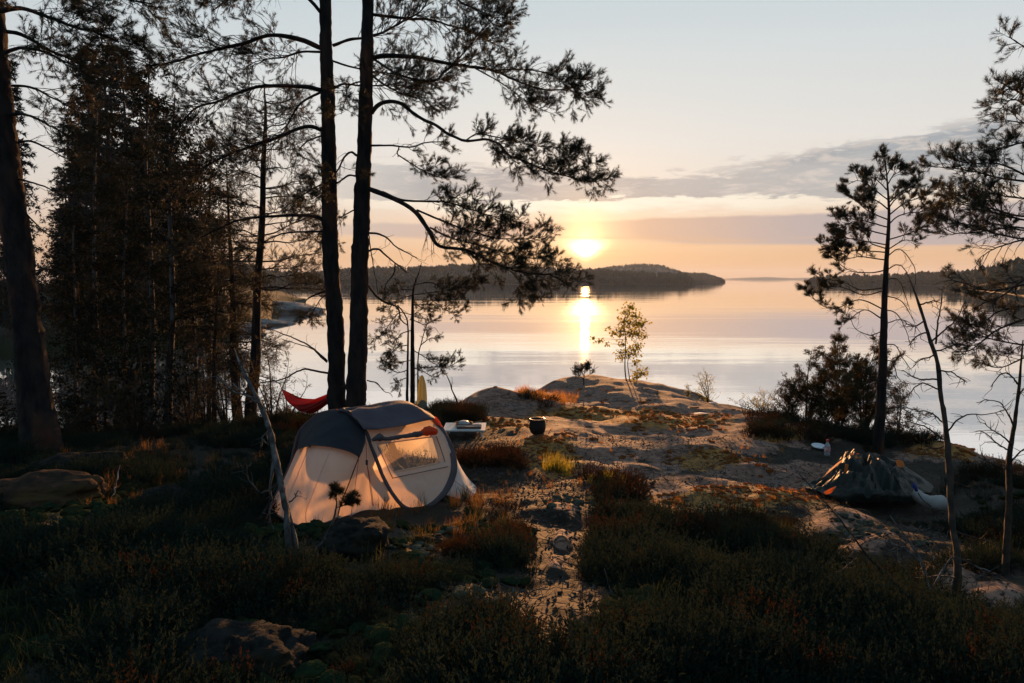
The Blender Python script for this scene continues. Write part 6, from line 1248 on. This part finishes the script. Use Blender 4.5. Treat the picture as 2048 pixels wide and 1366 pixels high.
def twiglet_proto(seed, m):
    r = np.random.default_rng(seed); P = catmull(np.array([(-.06, 0, .004), (0, .012 * r.normal(), .012), (.07, .01 * r.normal(), .005)]), 5); V, F = tube(P, np.linspace(.0022, .001, 5), 4); return mesh_from('twiglet', V, F, [m])
def cushion_proto(seed, m):
    r = np.random.default_rng(seed); me = bmesh.new(); bmesh.ops.create_icosphere(me, subdivisions=3, radius=1); V = np.array([v.co for v in me.verts]); F = np.array([[v.index for v in f.verts] for f in me.faces]); me.free()
    V = V * (1 + .25 * fbm(V[:, 0] * 2 + seed, V[:, 1] * 2, V[:, 2] * 2, 3, seed) + .10 * fbm(V[:, 0] * 7 + seed, V[:, 1] * 7, V[:, 2] * 7, 2, seed))[:, None] * (.06, .05, .022); return mesh_from('cushion', V, F, [m], True)
def rnd_points(n, Y0, Y1, px0, px1, r, power=1.0):
    """ground points spread evenly over the area between two depths and two photo columns"""
    Y = np.sqrt(r.uniform(Y0 ** 2, Y1 ** 2, n)); px = r.uniform(px0, px1, n); x = (px - 1024) / FPX * Y; z = ground_z(x, Y); return np.stack([x, Y, z], 1)
def put_down(name, label, P, protos, r, s0, s1, tilt=.15, clumpy=False):
    n = len(P); rot = np.stack([r.normal(size=n) * tilt, r.normal(size=n) * tilt, r.uniform(0, 6.283, n)], 1); sc = r.uniform(s0, s1, n)
    if clumpy: sc = sc * np.clip(1.0 + 1.1 * fbm(P[:, 0] * 1.3, P[:, 1] * 1.3, 0, 3, 97), .45, 1.4) * (1 - .75 * np.clip(1.6 * blobs(P[:, 0], P[:, 1], NEARPATH), 0, 1))
    return scatter(name, label, P, rot, sc, r.integers(0, len(protos), n), protos)
OPEN = [(1250, 800, 330, 55), (1330, 860, 300, 70), (1450, 950, 230, 50), (1100, 930, 150, 50), (1060, 975, 130, 45), (1115, 1020, 80, 45), (1122, 1080, 46, 60), (1108, 1140, 48, 45), (1060, 1205, 130, 26), (1080, 1265, 45, 36), (1100, 1335, 36, 46), (1480, 1005, 220, 28), (1690, 1045, 90, 36), (1800, 1100, 130, 50), (1950, 1190, 110, 40), (950, 875, 60, 20), (1000, 800, 90, 25), (1620, 920, 100, 40), (1900, 900, 120, 30), (1750, 960, 130, 45), (1840, 1008, 90, 26)]
NEARPATH = [(1118, 1090, 70, 100), (1080, 1210, 170, 45), (1085, 1290, 70, 80), (760, 1070, 230, 45), (930, 1000, 80, 35), (1830, 1020, 130, 40), (1700, 1060, 110, 50), (500, 1330, 120, 60), (80, 1040, 140, 40), (715, 1130, 70, 40)]
def groundcover():
    r = np.random.default_rng(33)
    hp = [heather_proto(k, M_HEATH) for k in range(5)] + [heather_proto(10 + k, M_HEATH, 60, .2, .2) for k in range(2)]; hr = [heather_proto(20 + k, M_HEATHR, 50, .15, .24) for k in range(4)]
    P = np.concatenate([rnd_points(9000, 2.0, 8.0, -250, 2300, r), rnd_points(5500, 8.0, 15.0, -150, 2200, r)]); x, y = P[:, 0], P[:, 1]
    op = blobs(x, y, OPEN); u, v = proj(P); clump = fbm(x * .9, y * .9, 0, 3, 91); keep = (op + .18 * clump < .33); tent = (np.abs(u - 740) < 190) & (y > 6.35) & (y < 8.9) & (u < 935) & (u > 560); keep &= ~tent & ~((u > 540) & (u < 900) & (y > 5.45) & (y < 7)) & ~((y > 8.7) & (u > 880) & (u < 1500))
    keep &= ~((y > 12.5) & (u < 1480) & (u > 950)); keep &= (r.random(len(P)) < np.clip(.85 + .5 * clump, .25, 1)); P = P[keep]; u, v = u[keep], v[keep]
    rus = (r.random(len(P)) < np.where((v < 1100) & (u > 880), .45, .06)) | (((np.abs(u - 960) < 110) & (v > 970) & (v < 1110)) & (r.random(len(P)) < .9))
    put_down('heather', 'dark heather carpeting the foreground', P[~rus], hp, r, .4, .85, .2, True); put_down('heather', 'rusty heather beside tent and path', P[rus], hr, r, .35, .8, .2, True)
    # heather on the crest and under the junipers
    P = np.concatenate([gps(r.uniform(865, 965, 110), r.uniform(12.6, 14.6, 110)), gps(r.uniform(1500, 1880, 260), r.uniform(11.6, 14.8, 260)), gps(r.uniform(130, 640, 200), r.uniform(11, 14.2, 200)), gps(r.uniform(1040, 1110, 12), r.uniform(15.0, 16.0, 12))])
    put_down('heather', 'heather on the crest above the water', P, hp[:3] + hr, r, .5, 1.1)
    P = gps(np.concatenate([r.normal(1000, 30, 26), r.normal(960, 20, 14), r.normal(1240, 30, 10)]), np.concatenate([r.normal(9.4, .25, 26), r.normal(9.3, .2, 14), r.normal(8.3, .15, 10)])); put_down('heather', 'low heather clumps between camp table and grass tuft', P, hr, r, .7, 1.2)
    # grass
    gpz = [grass_proto(k, M_GRASS) for k in range(4)]; M_SUNG = mat_noise('sun_tinted_sedge', (0.09, 0.060, 0.024), (0.15, 0.09, 0.034), 3, .7, .1, c3=(0.10, 0.05, 0.018), trans=.5, tcol=(0.62, 0.27, 0.05), rnd=.4); gs = [grass_proto(10 + k, M_SUNG, 34, .06, .2, .004) for k in range(4)]; gd = [grass_proto(10 + k, M_DRY, 34, .06, .2, .004) for k in range(4)]  # sedge repeats the dry grass with warm sunlight put into its colour
    for (px, py, n, s, lab, sp) in ((1115, 945, 9, 1.0, 'bright green grass tuft on the open ground below the pot', .11), (1215, 968, 5, .8, 'green grass tuft right of the bright one', .12), (1620, 1175, 4, 1.1, 'tall thin grass tuft in the heather at right', .12), (935, 1000, 3, .8, 'grass beside the right end of the tent', .1)):
        c = on_ground(px, py); q = c[None] + np.concatenate([r.normal(size=(n, 2)) * (sp, sp * .6), np.zeros((n, 1))], 1); q[:, 2] = ground_z(q[:, 0], q[:, 1])
        mb = MB()
        for k in range(n):
            me = gpz[k % 4]; co = np.empty(len(me.vertices) * 3); me.vertices.foreach_get('co', co); F = np.array([p.vertices[:] for p in me.polygons]); a = r.uniform(0, 6.283); ca, sa = math.cos(a), math.sin(a); V = co.reshape(-1, 3) * s * r.uniform(.7, 1.2); V = np.stack([V[:, 0] * ca - V[:, 1] * sa, V[:, 0] * sa + V[:, 1] * ca, V[:, 2]], 1); mb.add(V + q[k] - c, F)
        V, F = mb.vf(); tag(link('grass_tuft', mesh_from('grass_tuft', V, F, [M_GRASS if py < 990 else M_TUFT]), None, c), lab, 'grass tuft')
    P = rnd_points(1900, 6.0, 18.0, 850, 1750, r); w = blobs(P[:, 0], P[:, 1], [(1060, 815, 90, 12), (1160, 790, 60, 10), (1200, 830, 160, 12), (1400, 850, 150, 14), (1100, 900, 120, 30), (1480, 1000, 200, 24), (1060, 960, 140, 40), (1540, 900, 80, 20), (930, 830, 60, 14), (1250, 775, 60, 8), (1250, 1010, 160, 20)]); P = P[w * r.random(len(P)) > .25]
    put_down('dry_grass', 'short dry grass and sedge on the rock', P, gs, r, .15, .5)
    P = gps(r.uniform(1030, 1150, 60), r.uniform(15.5, 17.3, 60)); put_down('dry_grass', 'longer dry grass between the rock domes', P, gs, r, .8, 1.6)
    P = rnd_points(1500, 3, 11, 0, 2100, r); w = blobs(P[:, 0], P[:, 1], [(900, 1040, 160, 50), (640, 990, 200, 80), (250, 960, 250, 60)]); P = P[w * r.random(len(P)) > .35]; put_down('dry_grass', 'withered grass among the heather', P, gd, r, .6, 1.2)
    # litter and moss
    cp_ = [chip_proto(k, M_LIT) for k in range(6)] + [twiglet_proto(k, M_LIT) for k in range(4)]
    P = rnd_points(18000, 2.2, 11.5, 700, 2150, r); w = np.maximum(blobs(P[:, 0], P[:, 1], LITTER), .35 * blobs(P[:, 0], P[:, 1], OPEN)); P = P[(w * r.random(len(P)) > .17)]; P[:, 2] += .006; put_down('litter', 'leaf litter, bark chips and twigs on the trodden ground', P, cp_, r, .6, 1.9, .5)
    mo = [cushion_proto(k, M_MOSSC) for k in range(5)]; P = rnd_points(16000, 6, 20, 850, 2000, r); x, y = P[:, 0], P[:, 1]; w = blobs(x, y, MOSSY) + .25 * blobs(x, y, ROCK); cl = fbm(x * 2.2, y * 2.2, 0, 3, 61); P = P[(w + .55 * cl > .80)]; put_down('moss', 'moss cushions on the bedrock', P, mo, r, .2, 1.0, .1)
    dm = [cushion_proto(30 + k, M_DMOSS) for k in range(5)]; P = rnd_points(5200, 2.1, 9.0, -200, 2250, r); x, y = P[:, 0], P[:, 1]; P = P[(fbm(x * 1.1, y * 1.1, 0, 3, 71) > -.05) & (blobs(x, y, OPEN) < .16) & ~((proj(P)[0] > 560) & (proj(P)[0] < 930) & (y > 6.2))]; P[:, 2] += .015; put_down('moss', 'dark green moss mounds under the heather', P, dm, r, .5, 1.5, .3)
    li = [cushion_proto(50 + k, M_LICHEN) for k in range(4)]; P = rnd_points(5000, 2.2, 9.0, 300, 2100, r); x, y = P[:, 0], P[:, 1]; w = blobs(x, y, [(930, 1100, 130, 40), (880, 1220, 160, 30), (1150, 1010, 60, 20), (1720, 1070, 60, 20), (960, 1270, 80, 40), (330, 1000, 60, 20), (1240, 950, 70, 20)]) + .35 * fbm(x * 2.5, y * 2.5, 0, 3, 81); P = P[w > .42]; P[:, 2] += .01; put_down('lichen', 'pale reindeer lichen cushions on the trodden ground', P, li, r, .25, .9, .25)
    bl = [grass_proto(70 + k, M_TUFT, 30, .10, .18, .006) for k in range(3)]; P = rnd_points(1100, 2.1, 8.0, -200, 2250, r); P = P[(fbm(P[:, 0] * .7, P[:, 1] * .7, 0, 3, 77) > .05) & ~((proj(P)[0] > 540) & (proj(P)[0] < 930) & (P[:, 1] > 5.4)) & (blobs(P[:, 0], P[:, 1], OPEN) < .2)]; put_down('sedge', 'sedge and grass growing through the heather', P, bl, r, .5, 1.2)
groundcover()
# ------------------------------------------------------------------ haze over the lake
def build_haze(density, g, color):
    m = bpy.data.materials.new('evening_haze'); m.use_nodes = True; T = NT(m.node_tree); T.n.clear()
    out = T.new('ShaderNodeOutputMaterial'); pv = T.new('ShaderNodeVolumePrincipled'); pv.inputs['Color'].default_value = (*color, 1); pv.inputs['Density'].default_value = density; pv.inputs['Anisotropy'].default_value = g
    T.l.new(pv.outputs[0], out.inputs['Volume'])
    V, F = box((0, 0, 34), (12000, 12000, 92)); o = link('haze', mesh_from('haze', V, F, [m])); tag(o, 'thin evening haze over the lake', None, None, 'stuff')
build_haze(0.00011, 0.25, (0.58, 0.74, 1.0))
